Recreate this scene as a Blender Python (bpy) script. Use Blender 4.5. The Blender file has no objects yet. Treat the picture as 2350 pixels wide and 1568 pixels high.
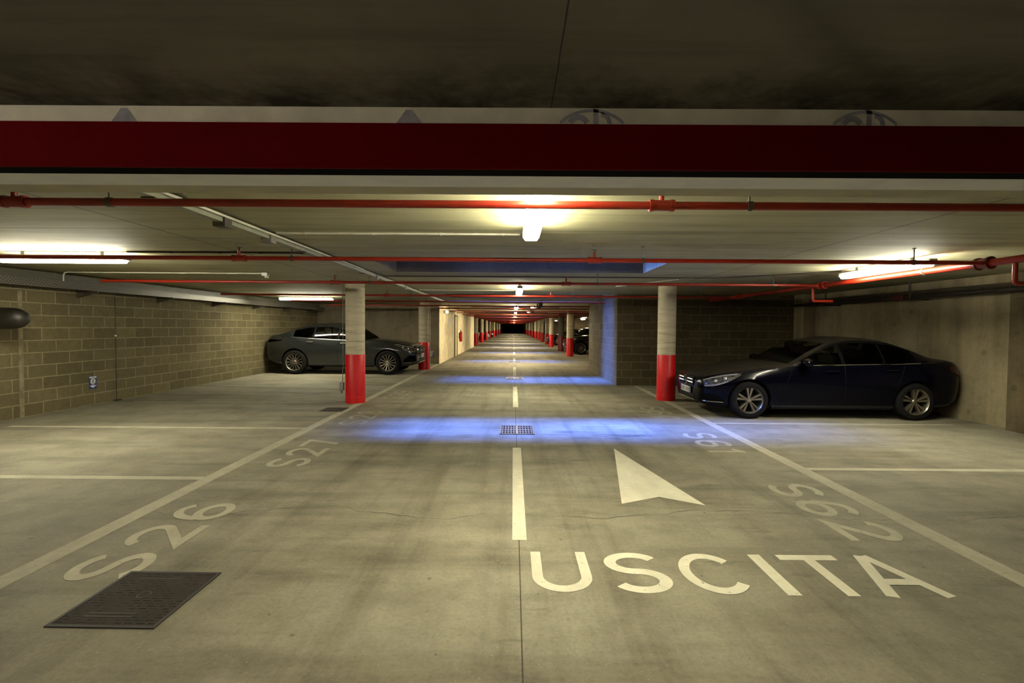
import bpy, bmesh, math, random
from mathutils import Vector, Matrix
random.seed(7)
PI = math.pi
scn = bpy.context.scene
COL = scn.collection

# ------------------------------------------------------------------ helpers
def obj(name, bm, mats, parent=None, smooth=False, angle=35):
    me = bpy.data.meshes.new(name)
    bmesh.ops.recalc_face_normals(bm, faces=bm.faces[:])
    bm.to_mesh(me); bm.free()
    if not isinstance(mats, (list, tuple)): mats = [mats]
    for m in mats: me.materials.append(m)
    if smooth:
        for p in me.polygons: p.use_smooth = True
        me.set_sharp_from_angle(angle=math.radians(angle))
    o = bpy.data.objects.new(name, me); COL.objects.link(o)
    if parent: o.parent = parent
    return o

def tag(o, label=None, cat=None, group=None, kind=None):
    if label: o['label'] = label
    if cat: o['category'] = cat
    if group: o['group'] = group
    if kind: o['kind'] = kind
    return o

def thing(name, label, cat, loc=(0, 0, 0), rz=0, group=None):
    o = bpy.data.objects.new(name, None); COL.objects.link(o)
    o.empty_display_size = .1
    o.location = loc; o.rotation_euler = (0, 0, rz)
    return tag(o, label, cat, group)

def struct(name, bm, mats, **k):
    return tag(obj(name, bm, mats, **k), kind='structure')

def copy_tree(o, parent=None):
    c = o.copy(); COL.objects.link(c)
    if parent is not None: c.parent = parent
    for ch in list(o.children):
        copy_tree(ch, c)
    return c

def bx(bm, x0, x1, y0, y1, z0, z1, mi=0):
    v = [bm.verts.new(p) for p in ((x0,y0,z0),(x1,y0,z0),(x1,y1,z0),(x0,y1,z0),(x0,y0,z1),(x1,y0,z1),(x1,y1,z1),(x0,y1,z1))]
    fs = []
    for f in ((0,3,2,1),(4,5,6,7),(0,1,5,4),(1,2,6,5),(2,3,7,6),(3,0,4,7)):
        q = bm.faces.new([v[i] for i in f]); q.material_index = mi; fs.append(q)
    return v, fs

def bbx(bm, x0, x1, y0, y1, z0, z1, r=.006, seg=2, mi=0):
    """bevelled box"""
    v, fs = bx(bm, x0, x1, y0, y1, z0, z1, mi)
    es = list({e for f in fs for e in f.edges})
    bmesh.ops.bevel(bm, geom=es, offset=r, segments=seg, affect='EDGES', profile=.5)

def tube(bm, pts, r, n=12, cap=True, mi=0):
    pts = [Vector(p) for p in pts]
    rings = []
    ref = None
    for i, p in enumerate(pts):
        if i == 0: t = pts[1] - pts[0]
        elif i == len(pts)-1: t = pts[-1] - pts[-2]
        else: t = (pts[i+1]-p).normalized() + (p-pts[i-1]).normalized()
        t.normalize()
        if ref is None:
            ref = Vector((0,0,1)) if abs(t.z) < .9 else Vector((1,0,0))
        a = t.cross(ref).normalized(); b = a.cross(t).normalized(); ref = b
        rr = r[i] if isinstance(r, (list, tuple)) else r
        rings.append([bm.verts.new(p + a*math.cos(2*PI*k/n)*rr + b*math.sin(2*PI*k/n)*rr) for k in range(n)])
    for A, B in zip(rings, rings[1:]):
        for k in range(n):
            f = bm.faces.new((A[k], A[(k+1)%n], B[(k+1)%n], B[k])); f.material_index = mi
    if cap:
        for R_ in (rings[0], rings[-1]):
            f = bm.faces.new(R_); f.material_index = mi
    return rings

def bend(pts, rad=.05, n=5):
    """round the corners of a polyline"""
    pts = [Vector(p) for p in pts]; out = [pts[0]]
    for a, b, c in zip(pts, pts[1:], pts[2:]):
        u = (a-b).normalized(); w = (c-b).normalized()
        A = b+u*rad; C = b+w*rad
        for i in range(n+1):
            t = i/n
            out.append(A*(1-t)**2 + b*2*t*(1-t) + C*t*t)
    out.append(pts[-1]); return out

def lathe(bm, prof, M=Matrix(), n=24, mi=0, close=False):
    """prof: (radius, axial) about the local z axis, placed by M"""
    rings = []
    for r, h in prof:
        if r < 1e-6: rings.append([bm.verts.new(M @ Vector((0,0,h)))])
        else: rings.append([bm.verts.new(M @ Vector((r*math.cos(2*PI*k/n), r*math.sin(2*PI*k/n), h))) for k in range(n)])
    pairs = list(zip(rings, rings[1:]))
    if close: pairs.append((rings[-1], rings[0]))
    for A, B in pairs:
        for k in range(n):
            if len(A) == 1 and len(B) == 1: continue
            if len(A) == 1: f = bm.faces.new((A[0], B[(k+1)%n], B[k]))
            elif len(B) == 1: f = bm.faces.new((A[k], A[(k+1)%n], B[0]))
            else: f = bm.faces.new((A[k], A[(k+1)%n], B[(k+1)%n], B[k]))
            f.material_index = mi

def cyl(bm, r, z0, z1, M=Matrix(), n=24, mi=0):
    lathe(bm, [(0,z0),(r,z0),(r,z1),(0,z1)], M, n, mi)

AX = Matrix.Rotation(PI/2, 4, 'Y')          # local z -> world x
AYm = Matrix.Rotation(-PI/2, 4, 'X')        # local z -> world +y
def T(x, y, z): return Matrix.Translation((x, y, z))

def prism(bm, pts, dz, M=Matrix(), mi=0):
    """polygon in local xy extruded along z by dz"""
    a = [bm.verts.new(M @ Vector((p[0], p[1], 0))) for p in pts]
    b = [bm.verts.new(M @ Vector((p[0], p[1], dz))) for p in pts]
    n = len(pts)
    for f in (a, b):
        q = bm.faces.new(f); q.material_index = mi
    for k in range(n):
        q = bm.faces.new((a[k], a[(k+1)%n], b[(k+1)%n], b[k])); q.material_index = mi

# ------------------------------------------------------------------ materials
def S2L(c):
    return tuple(((v/255+.055)/1.055)**2.4 if v/255 > .04045 else v/255/12.92 for v in c) + (1,)

class NT:
    def __init__(s, name):
        s.m = bpy.data.materials.new(name); s.m.use_nodes = True
        s.t = s.m.node_tree; s.b = s.t.nodes['Principled BSDF']; s._c = None
    def n(s, typ, **k):
        o = s.t.nodes.new(typ)
        for a, v in k.items(): setattr(o, a, v)
        return o
    def l(s, a, b): s.t.links.new(a, b)
    def co(s):
        if s._c is None: s._c = s.n('ShaderNodeTexCoord').outputs['Object']
        return s._c
    def val(s, sock, v):
        if hasattr(v, 'is_linked') or hasattr(v, 'links'): s.l(v, sock)
        else: sock.default_value = v
    def mth(s, op, a, b=None, c=None):
        o = s.n('ShaderNodeMath', operation=op)
        s.val(o.inputs[0], a)
        if b is not None: s.val(o.inputs[1], b)
        if c is not None: s.val(o.inputs[2], c)
        return o.outputs[0]
    def mapping(s, scale=(1,1,1), loc=(0,0,0), rot=(0,0,0)):
        o = s.n('ShaderNodeMapping'); s.l(s.co(), o.inputs[0])
        o.inputs['Scale'].default_value = scale; o.inputs['Location'].default_value = loc; o.inputs['Rotation'].default_value = rot
        return o.outputs[0]
    def noise(s, scale, detail=4, rough=.55, vec=None, dist=0):
        o = s.n('ShaderNodeTexNoise'); s.l(vec or s.co(), o.inputs['Vector'])
        o.inputs['Scale'].default_value = scale; o.inputs['Detail'].default_value = detail
        o.inputs['Roughness'].default_value = rough; o.inputs['Distortion'].default_value = dist
        return o.outputs['Fac']
    def ramp(s, fac, stops):
        o = s.n('ShaderNodeValToRGB'); s.l(fac, o.inputs[0])
        e = o.color_ramp.elements
        while len(e) < len(stops): e.new(.5)
        for el, (p, c) in zip(e, stops):
            el.position = p; el.color = c if len(c) == 4 else tuple(c)+(1,)
        return o.outputs[0]
    def rng(s, v, a, b, c=0, d=1):
        o = s.n('ShaderNodeMapRange'); s.l(v, o.inputs[0])
        for i, x in enumerate((a, b, c, d)): o.inputs[i+1].default_value = x
        return o.outputs[0]
    def mix(s, fac, a, b, blend='MIX'):
        o = s.n('ShaderNodeMix', data_type='RGBA', blend_type=blend)
        s.val(o.inputs[0], fac); s.val(o.inputs[6], a); s.val(o.inputs[7], b)
        return o.outputs[2]
    def sep(s):
        o = s.n('ShaderNodeSeparateXYZ'); s.l(s.co(), o.inputs[0]); return o.outputs
    def comb(s, x, y, z=0.0):
        o = s.n('ShaderNodeCombineXYZ')
        for i, v in enumerate((x, y, z)): s.val(o.inputs[i], v)
        return o.outputs[0]
    def set(s, **k):
        for a, v in k.items(): s.val(s.b.inputs[a.replace('_', ' ')], v)
        return s
    def bump(s, h, strength=.3, dist=.01):
        o = s.n('ShaderNodeBump'); s.l(h, o.inputs['Height'])
        o.inputs['Strength'].default_value = strength; o.inputs['Distance'].default_value = dist
        s.l(o.outputs[0], s.b.inputs['Normal'])

def plain(name, col, rough=.5, metal=0, var=.12, scale=9, **k):
    m = NT(name)
    c = S2L(col) if max(col) > 1 else tuple(col)+(1,)
    n = m.noise(scale, 4)
    dk = tuple(v*(1-var) for v in c[:3])+(1,); lt = tuple(min(1, v*(1+var)) for v in c[:3])+(1,)
    m.set(Base_Color=m.ramp(n, [(.3, dk), (.7, lt)]), Roughness=rough, Metallic=metal, **k)
    return m.m

def emit(name, col, strength):
    m = NT(name); m.set(Base_Color=(.9,.9,.88,1), Emission_Color=tuple(col)+(1,), Emission_Strength=strength, Roughness=.4)
    n = m.noise(3, 1); m.l(m.rng(n, 0, 1, strength*.97, strength*1.03), m.b.inputs['Emission Strength'])
    return m.m

# floor -------------------------------------------------------------
def floor_mat():
    m = NT('power_floated_concrete')
    x, y, z = m.sep()
    big = m.noise(.55, 5, .6)
    mid = m.noise(2.6, 6, .65)
    fine = m.noise(38, 5, .7)
    tr = m.noise(1.0, 5, .6, vec=m.mapping((.35, 2.6, 1)))         # sweeps across
    lg = m.noise(1.0, 5, .6, vec=m.mapping((3.2, .22, 1)))         # tyre sweeps along the lane
    c = m.ramp(big, [(.28, (.175,.160,.117)), (.5, (.245,.226,.168)), (.74, (.32,.298,.226))])
    c = m.mix(.75, c, m.ramp(mid, [(.25, (.52,.50,.46)), (.55, (.95,.95,.93)), (.8, (1.12,1.1,1.08))]), 'MULTIPLY')
    c = m.mix(.62, c, m.ramp(tr, [(.32, (.52,.50,.46)), (.5, (1,1,1)), (.75, (1.15,1.15,1.12))]), 'MULTIPLY')
    inlane = m.rng(m.mth('ABSOLUTE', m.mth('SUBTRACT', x, .05)), 2.0, 3.2, 1, 0)
    c = m.mix(m.mth('MULTIPLY', inlane, .75), c, m.ramp(lg, [(.3, (.55,.52,.48)), (.5, (1,1,1)), (.75, (1.12,1.1,1.06))]), 'MULTIPLY')
    c = m.mix(.55, c, m.ramp(fine, [(.25, (.6,.6,.58)), (.5, (1,1,1)), (.8, (1.25,1.24,1.2))]), 'MULTIPLY')
    sp2 = m.rng(m.noise(75, 3, .6), .64, .72); c = m.mix(m.mth('MULTIPLY', sp2, .5), c, (.06,.052,.04,1))
    sp3 = m.rng(m.noise(52, 3, .6), .30, .36, 1, 0); c = m.mix(m.mth('MULTIPLY', sp3, .4), c, (.42,.39,.31,1))
    smg = m.mth('MULTIPLY', m.rng(m.noise(1.0, 6, .7, vec=m.mapping((1.6, 6.5, 1), rot=(0,0,.12))), .57, .66), m.rng(m.noise(.7, 3), .46, .56))
    c = m.mix(m.mth('MULTIPLY', smg, .42), c, (.06,.052,.04,1))
    v2 = m.n('ShaderNodeTexVoronoi'); m.l(m.co(), v2.inputs['Vector']); v2.inputs['Scale'].default_value = 5.5
    s5 = m.mth('MULTIPLY', m.rng(m.mth('ADD', v2.outputs['Distance'], m.mth('MULTIPLY', m.noise(34, 3), .09)), .075, .1, 1, 0), m.rng(m.noise(1.1, 2), .48, .54))
    c = m.mix(m.mth('MULTIPLY', s5, .6), c, (.04,.035,.028,1))
    # dark specks and oil spots
    v = m.n('ShaderNodeTexVoronoi'); m.l(m.co(), v.inputs['Vector']); v.inputs['Scale'].default_value = 3.1
    spot = m.rng(m.mth('ADD', v.outputs['Distance'], m.mth('MULTIPLY', m.noise(20, 3), .10)), .07, .10, 1, 0)
    msk = m.rng(m.noise(1.7, 2), .44, .52, 0, 1)
    c = m.mix(m.mth('MULTIPLY', m.mth('MULTIPLY', spot, msk), .55), c, (.045,.04,.032,1))
    # sawn joint down the middle of the lane
    j = m.rng(m.mth('ABSOLUTE', m.mth('SUBTRACT', x, .052)), .002, .005, 1, 0)
    c = m.mix(m.mth('MULTIPLY', j, .85), c, (.02,.018,.014,1))
    # hairline cracks running across the bays
    w1 = m.noise(.7, 4, .5, vec=m.comb(x, 3.3, 0.0))
    for y0, amp, lo, hi, wd in ((4.05, 1.1, -3.0, 5.6, .010), (8.0, .8, -7.0, -3.2, .006), (5.75, .5, .1, 1.3, .016)):
        d = m.mth('ABSOLUTE', m.mth('SUBTRACT', y, m.mth('ADD', y0-.5*amp, m.mth('MULTIPLY', w1, amp))))
        k = m.rng(d, wd*.3, wd, 1, 0)
        k = m.mth('MULTIPLY', k, m.mth('MULTIPLY', m.rng(x, lo, lo+.3), m.rng(x, hi-.3, hi, 1, 0)))
        k = m.mth('MULTIPLY', k, m.rng(m.noise(2.2, 3, .6), .40, .58))
        c = m.mix(m.mth('MULTIPLY', k, .85), c, (.03,.03,.022,1))
    # dark drips inside the wet light patch
    wet = m.rng(m.noise(1.0, 5, .7, vec=m.mapping((.9, 4.0, 1))), .50, .62)
    wet = m.mth('MULTIPLY', wet, m.mth('MULTIPLY', m.rng(m.mth('ABSOLUTE', m.mth('SUBTRACT', y, 7.05)), .1, .5, 1, 0), m.rng(m.mth('ABSOLUTE', m.mth('SUBTRACT', x, 1.25)), .5, 1.0, 1, 0)))
    c = m.mix(m.mth('MULTIPLY', wet, .75), c, (.03,.03,.03,1))
    m.set(Base_Color=c, Roughness=m.rng(mid, .2, .8, .66, .85), Specular_IOR_Level=.2)
    m.bump(m.mth('ADD', m.mth('MULTIPLY', fine, .4), mid), .2, .01)
    return m.m

def ceil_mat(name, base, jointed=True, dark=0):
    m = NT(name)
    x, y, z = m.sep()
    st = m.noise(1, 6, .65, vec=m.mapping((.5, 7, 1)))
    bg = m.noise(.8, 5, .6)
    b = base
    c = m.ramp(st, [(.25, tuple(v*.62 for v in b)), (.5, b), (.8, tuple(v*1.2 for v in b))])
    c = m.mix(.55, c, m.ramp(bg, [(.3, (.6,.58,.54)), (.6, (1,1,1)), (.8, (1.1,1.1,1.08))]), 'MULTIPLY')
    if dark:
        # dark blotches, thicker towards the beam
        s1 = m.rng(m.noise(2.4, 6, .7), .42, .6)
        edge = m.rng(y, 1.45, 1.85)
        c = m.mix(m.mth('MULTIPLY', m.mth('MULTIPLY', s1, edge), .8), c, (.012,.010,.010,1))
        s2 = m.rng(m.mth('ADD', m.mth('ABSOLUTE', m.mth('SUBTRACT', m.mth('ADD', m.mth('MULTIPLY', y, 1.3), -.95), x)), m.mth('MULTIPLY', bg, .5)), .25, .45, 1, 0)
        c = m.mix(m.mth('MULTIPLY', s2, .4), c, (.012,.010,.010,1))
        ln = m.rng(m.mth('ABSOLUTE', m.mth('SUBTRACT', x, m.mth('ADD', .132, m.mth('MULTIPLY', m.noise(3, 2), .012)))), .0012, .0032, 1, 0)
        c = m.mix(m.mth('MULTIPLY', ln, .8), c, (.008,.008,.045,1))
    if jointed:
        fr = m.mth('ABSOLUTE', m.mth('SUBTRACT', m.mth('FRACT', m.mth('DIVIDE', m.mth('ADD', y, -3.27+13.7), 1.37)), .5))
        j1 = m.rng(fr, .490, .496)
        ax = m.mth('ABSOLUTE', m.mth('SUBTRACT', m.mth('ABSOLUTE', x), 3.37))
        j2 = m.rng(ax, .007, .016, 1, 0)
        j = m.mth('MAXIMUM', j1, j2)
        c = m.mix(m.mth('MULTIPLY', j, .6), c, (.03,.026,.016,1))
    m.set(Base_Color=c, Roughness=.75, Specular_IOR_Level=.25)
    m.bump(st, .12, .008)
    return m.m

def block_mat(name, axis, off, brick, mortar, w=.52, h=.212):
    m = NT(name)
    x, y, z = m.sep()
    u = y if axis == 'y' else x
    b = m.n('ShaderNodeTexBrick')
    wob = m.mth('MULTIPLY', m.mth('SUBTRACT', m.noise(5, 3), .5), .02)
    m.l(m.comb(m.mth('ADD', m.mth('ADD', u, off), wob), m.mth('ADD', z, wob)), b.inputs['Vector'])
    b.inputs['Scale'].default_value = 1; b.inputs['Brick Width'].default_value = w; b.inputs['Row Height'].default_value = h
    b.inputs['Mortar Size'].default_value = .011; b.inputs['Mortar Smooth'].default_value = .3
    b.inputs['Color1'].default_value = brick+(1,); b.inputs['Color2'].default_value = tuple(v*.72 for v in brick)+(1,)
    b.inputs['Mortar'].default_value = mortar+(1,)
    c = m.mix(.5, b.outputs['Color'], m.ramp(m.noise(14, 6, .7), [(.3, (.6,.6,.58)), (.7, (1.2,1.2,1.2))]), 'MULTIPLY')
    c = m.mix(.5, c, m.ramp(m.noise(.9, 4), [(.3, (.7,.7,.68)), (.7, (1.1,1.1,1.1))]), 'MULTIPLY')
    m.set(Base_Color=c, Roughness=.85, Specular_IOR_Level=.2)
    m.bump(m.mth('SUBTRACT', 1.0, b.outputs['Fac']), .5, .008)
    return m.m

def concrete_wall(name, base, vert=.6, axis='y'):
    m = NT(name)
    sc = (1, 1.6, .12) if axis == 'y' else (1.6, 1, .12)
    vs = m.noise(1.6, 5, .6, vec=m.mapping(sc))
    bl = m.noise(1.5, 6, .65)
    fn = m.noise(22, 5, .7)
    c = m.ramp(bl, [(.3, tuple(v*.62 for v in base)), (.55, base), (.8, tuple(v*1.18 for v in base))])
    c = m.mix(vert, c, m.ramp(vs, [(.35, (.62,.6,.56)), (.55, (1,1,1))]), 'MULTIPLY')
    c = m.mix(.4, c, m.ramp(fn, [(.3, (.7,.7,.68)), (.6, (1.08,1.08,1.08))]), 'MULTIPLY')
    v = m.n('ShaderNodeTexVoronoi'); m.l(m.co(), v.inputs['Vector']); v.inputs['Scale'].default_value = 1.9
    sp = m.rng(m.mth('ADD', v.outputs['Distance'], m.mth('MULTIPLY', bl, .1)), .12, .17, 1, 0)
    c = m.mix(m.mth('MULTIPLY', sp, .45), c, tuple(v_*.3 for v_ in base)+(1,))
    m.set(Base_Color=c, Roughness=.85, Specular_IOR_Level=.2)
    m.bump(m.mth('ADD', bl, fn), .2, .01)
    return m.m

def paint_mark(name, col, wear=.5):
    m = NT(name)
    n = m.noise(7, 7, .75); n2 = m.noise(1.4, 3)
    f = m.rng(m.mth('ADD', n, m.mth('MULTIPLY', n2, .5)), .55+.22*(1-wear)*-1+.0, .95, 0, .8*wear)
    c = m.mix(f, col+(1,), (.20,.175,.12,1))
    chip = m.rng(m.noise(34, 4, .65), .64, .68); c = m.mix(m.mth('MULTIPLY', chip, .6), c, (.10,.088,.065,1))
    st = m.rng(m.noise(1.0, 4, .6, vec=m.mapping((3, .6, 1))), .3, .7, .84, 1.08); c = m.mix(1.0, c, m.comb(st, st, st), 'MULTIPLY')
    m.set(Base_Color=c, Roughness=.85, Specular_IOR_Level=.15)
    return m.m

def column_mat():
    m = NT('board_marked_column_concrete')
    st = m.noise(1, 5, .65, vec=m.mapping((1.5, 1.5, 16), rot=(.06, .05, 0)))
    bl = m.noise(4, 4)
    c = m.ramp(st, [(.3, (.30,.265,.18)), (.42, (.48,.43,.30)), (.7, (.62,.555,.40))])
    c = m.mix(.4, c, m.ramp(bl, [(.3, (.75,.73,.68)), (.7, (1.05,1.05,1.05))]), 'MULTIPLY')
    m.set(Base_Color=c, Roughness=.8, Specular_IOR_Level=.2)
    return m.m

def redbase_mat():
    m = NT('red_column_paint')
    x, y, z = m.sep()
    n = m.noise(9, 5, .7)
    ring = m.rng(m.mth('ABSOLUTE', m.mth('SUBTRACT', z, .125)), .006, .02, 1, 0)
    k = m.mth('MULTIPLY', ring, m.rng(n, .50, .72))
    chip = m.rng(m.noise(26, 3), .70, .74)
    k = m.mth('MAXIMUM', k, m.mth('MULTIPLY', chip, .5))
    c = m.mix(m.mth('MULTIPLY', k, .5), m.ramp(n, [(.3, (.50,.003,.006)), (.7, (.66,.006,.010))]), (.72,.30,.26,1))
    m.set(Base_Color=c, Roughness=.42, Specular_IOR_Level=.4)
    return m.m

def tread_mat():
    m = NT('cast_iron_tread')
    b = m.n('ShaderNodeTexBrick'); m.l(m.mapping((1, 1, 1)), b.inputs['Vector'])
    b.inputs['Scale'].default_value = 1; b.inputs['Brick Width'].default_value = .062; b.inputs['Row Height'].default_value = .026
    b.inputs['Mortar Size'].default_value = .0085; b.inputs['Mortar Smooth'].default_value = .2
    n = m.noise(11, 5, .7)
    k = m.mth('MULTIPLY', m.mth('SUBTRACT', 1.0, b.outputs['Fac']), m.rng(n, .45, .55))
    c = m.mix(k, m.ramp(m.noise(5, 5), [(.3, (.022,.016,.012)), (.7, (.042,.033,.025))]), (.008,.006,.005,1))
    m.set(Base_Color=c, Roughness=.75, Metallic=.0, Specular_IOR_Level=.15)
    m.bump(k, .5, .004)
    return m.m

def perf_mat():
    m = NT('perforated_galvanised_rail')
    x, y, z = m.sep()
    b = m.n('ShaderNodeTexBrick'); m.l(m.comb(y, z), b.inputs['Vector'])
    b.inputs['Scale'].default_value = 1; b.inputs['Brick Width'].default_value = .055; b.inputs['Row Height'].default_value = .028
    b.inputs['Mortar Size'].default_value = .0085; b.inputs['Mortar Smooth'].default_value = .15
    c = m.mix(b.outputs['Fac'], (.035,.035,.03,1), (.20,.19,.155,1))
    m.set(Base_Color=c, Roughness=.45, Metallic=.4)
    return m.m

def car_paint(name, col, flake=.0, rough=.22, coat=.8, dust_sheen=0):
    m = NT(name)
    n = m.noise(400, 2)
    c = m.ramp(n, [(.3, tuple(v*(1-flake) for v in col)), (.7, tuple(v*(1+flake) for v in col))])
    if dust_sheen:  # upward faces browned by dust, with the ceiling's reflection put into the tint
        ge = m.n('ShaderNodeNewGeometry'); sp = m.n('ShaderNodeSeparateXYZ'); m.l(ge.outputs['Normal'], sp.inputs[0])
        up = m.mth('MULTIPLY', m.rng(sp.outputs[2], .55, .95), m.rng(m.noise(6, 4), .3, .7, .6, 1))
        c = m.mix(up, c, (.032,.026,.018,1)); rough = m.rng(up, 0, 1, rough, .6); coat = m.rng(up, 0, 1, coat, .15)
    m.set(Base_Color=c, Roughness=rough, Metallic=.45 if not dust_sheen else .05, Specular_IOR_Level=.5 if not dust_sheen else .10, Coat_Weight=coat, Coat_Roughness=.04)
    return m.m

def glass_mat(name, tint, rough=.0):
    m = NT(name)
    m.set(Base_Color=tint+(1,), Roughness=m.rng(m.noise(4, 2), 0, 1, .0, .03), IOR=1.1, Transmission_Weight=1.0, Coat_Weight=.25, Coat_Roughness=.02)
    return m.m

M = dict(
    floor=floor_mat(),
    ceiling=ceil_mat('fair_faced_ceiling', (.40,.38,.225)),
    ceil_near=ceil_mat('blotched_ceiling', (.20,.19,.165), False, 1),
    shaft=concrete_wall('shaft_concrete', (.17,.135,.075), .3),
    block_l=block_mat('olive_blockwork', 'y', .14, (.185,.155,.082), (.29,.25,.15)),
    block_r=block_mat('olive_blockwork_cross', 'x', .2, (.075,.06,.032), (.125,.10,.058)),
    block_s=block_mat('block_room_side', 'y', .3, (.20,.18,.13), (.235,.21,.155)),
    wall_r=concrete_wall('stained_concrete_wall', (.29,.245,.15), .7),
    wall_x=concrete_wall('grey_cross_wall', (.26,.225,.15), .3, 'x'),
    wall_paint=concrete_wall('cream_painted_wall', (.85,.74,.47), .35),
    dark_end=plain('dark_end_wall', (.010,.011,.008), .9),  # unlit darkness of the far end put into the wall colour
    pilaster=concrete_wall('rough_pilaster', (.13,.105,.06), .8),
    white=paint_mark('white_road_paint', (.74,.70,.54), .35),
    line=paint_mark('worn_line_paint', (.50,.465,.35), .55),
    faint=paint_mark('faded_road_paint', (.38,.35,.26), .75),
    column=column_mat(), redbase=redbase_mat(),
    red_beam=plain('dark_red_beam_paint', (.135,.001,.0015), .85, Specular_IOR_Level=.1, var=.1, scale=4),
    cream=plain('cream_steel_paint', (.84,.79,.62), .6, var=.14, scale=6),
    skylit_white=plain('skylit_white_paint', (.88,.90,1.0), .6, var=.08, scale=5),  # blue skylight on white paint put into this colour
    soffit=plain('beige_soffit', (.46,.43,.32), .7, var=.1, scale=4),
    black=plain('black_rubber', (.003,.003,.003), .9, Specular_IOR_Level=.05),
    stamp=plain('faded_grey_stamp', (.40,.39,.42), .8, var=.2, scale=20),
    red_pipe=plain('red_pipe_enamel', (.26,.014,.003), .42, var=.12, scale=5),
    clamp=plain('zinc_clamp', (.10,.09,.07), .5, .5),
    steel=plain('galvanised_steel', (.40,.39,.34), .42, .35),
    perf=perf_mat(),
    conduit=plain('pale_conduit', (.58,.56,.46), .45),
    dconduit=plain('dark_conduit', (.06,.05,.035), .6),
    housing=plain('lamp_housing_grey', (.20,.195,.16), .5),
    diffuser=emit('lit_diffuser', (1.0,.94,.69), 115),
    tube=emit('lit_cool_tube', (1.0,.95,.74), 140),
    faroff=emit('distant_lit_diffuser', (1.0,.85,.57), 260),
    bay=emit('bay_lit_diffuser', (1.0,.80,.52), 25),
    emer=emit('small_warm_lamp', (1.0,.62,.42), 7),
    duct=plain('black_duct_pipe', (.014,.011,.007), .5, var=.3),
    iron=tread_mat(), ironframe=plain('iron_frame', (.020,.016,.012), .7),
    grate=plain('dark_grate_steel', (.05,.05,.06), .45, .5),
    pit=plain('drain_pit', (.006,.006,.008), .9),
    blue=plain('blue_sign', (.012,.035,.20), .4), signwhite=plain('sign_white', (.62,.64,.66), .5), signgrey=plain('sign_grey_green', (.22,.26,.19), .5),
    paper=plain('paper_notice', (.62,.56,.50), .7), ext=plain('extinguisher_red', (.45,.012,.012), .3),
    plastic=plain('grey_plastic', (.20,.19,.17), .5), wplastic=plain('white_plastic', (.70,.69,.62), .4),
    # cars
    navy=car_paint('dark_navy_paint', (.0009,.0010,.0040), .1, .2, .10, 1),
    grey=car_paint('graphite_grey_paint', (.019,.0215,.021), .08, .22),
    blackcar=car_paint('black_car_paint', (.006,.006,.007), .1),
    bluecar=car_paint('blue_car_paint', (.030,.036,.115), .1), whitecar=car_paint('white_car_paint', (.62,.62,.58), .05, .3), redcar=car_paint('maroon_car_paint', (.16,.012,.016), .05, .3),
    gblack=plain('black_window_trim', (.004,.004,.004), .5, Specular_IOR_Level=.02),
    trimblack=plain('car_trim_black', (.006,.006,.006), .7, Specular_IOR_Level=.15),
    tyre=plain('tyre_rubber', (.0055,.005,.0045), .92, Specular_IOR_Level=.2),
    alloy=plain('alloy_silver', (.30,.27,.21), .3, .85), alloydark=plain('alloy_bicolour', (.33,.30,.24), .3, .85),
    chrome=plain('chrome', (.72,.72,.70), .12, 1.0, var=.03),
    glass=glass_mat('car_glass', (.86,.90,.78)), dglass=glass_mat('privacy_glass', (.06,.065,.065)),
    lens=plain('headlight_lens', (.62,.60,.55), .15, .7, Coat_Weight=1.0), hbowl=plain('headlight_bowl', (.34,.32,.28), .25, .6, var=.8, scale=24, Coat_Weight=1.0), lensw=emit('headlight_led_strip', (.9,.9,1.0), .35),
    tail=plain('tail_red', (.09,.003,.005), .15, Coat_Weight=1.0),
    seat=plain('grey_seat_leather', (.34,.33,.26), .6), dash=plain('dashboard_black', (.012,.012,.011), .7),
    plate=plain('plate_white', (.60,.60,.56), .4), plateblue=plain('plate_blue', (.02,.06,.30), .4), platetxt=plain('plate_ink', (.16,.16,.15), .5),
    vest=plain('yellow_badge', (.55,.55,.03), .6),
)

# ------------------------------------------------------------------ the setting
XL, XR, YB, YF, H = -8.1, 7.8, -6.0, 135.0, 2.45
b = bmesh.new(); bx(b, XL-.2, XR+.2, YB, YF+.2, -.3, 0)
struct('floor', b, M['floor'])

OPEN = [(6.85, 8.15), (13.6, 15.3), (21.4, 23.1), (28.9, 30.5), (36.4, 38.1), (44.0, 45.7), (51.6, 53.3)]
OX0, OX1 = -1.93, 2.13
OXR = lambda a: 2.76 if 13 < a < 14 else OX1
b = bmesh.new()
y = 2.2
for a, c in OPEN + [(YF+.2, None)]:
    bx(b, XL-.2, XR+.2, y, a, H, 4.2)
    if c is None: break
    bx(b, XL-.2, OX0, a, c, H, 4.2); bx(b, OXR(a), XR+.2, a, c, H, 4.2)
    y = c
for f in b.faces:
    f.normal_update(); q = f.calc_center_median()
    if abs(f.normal.z) < .5 and q.x < OX1-.01: f.material_index = 1  # shade put into shaft wall colour; the lit right face keeps ceiling colour
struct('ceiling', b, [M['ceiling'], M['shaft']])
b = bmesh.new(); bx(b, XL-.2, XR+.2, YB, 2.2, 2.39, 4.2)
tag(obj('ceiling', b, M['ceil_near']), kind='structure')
b = bmesh.new(); bx(b, XL-.2, XR+.2, YB, YF+.2, 4.2, 4.4)
struct('trim_1', b, M['shaft'])

b = bmesh.new(); bx(b, XL-.2, XL, YB, YF+.2, 0, H); struct('wall_left', b, M['block_l'])
b = bmesh.new(); bx(b, XR, XR+.2, YB, YF+.2, 0, H); struct('wall_right', b, M['wall_r'])
b = bmesh.new(); bx(b, XL-.2, XR+.2, YB-.2, YB, 0, H); struct('wall_back', b, M['wall_x'])
b = bmesh.new(); bx(b, XL, XR, YF, YF+.2, 0, H); struct('wall_front', b, M['dark_end'])
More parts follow.
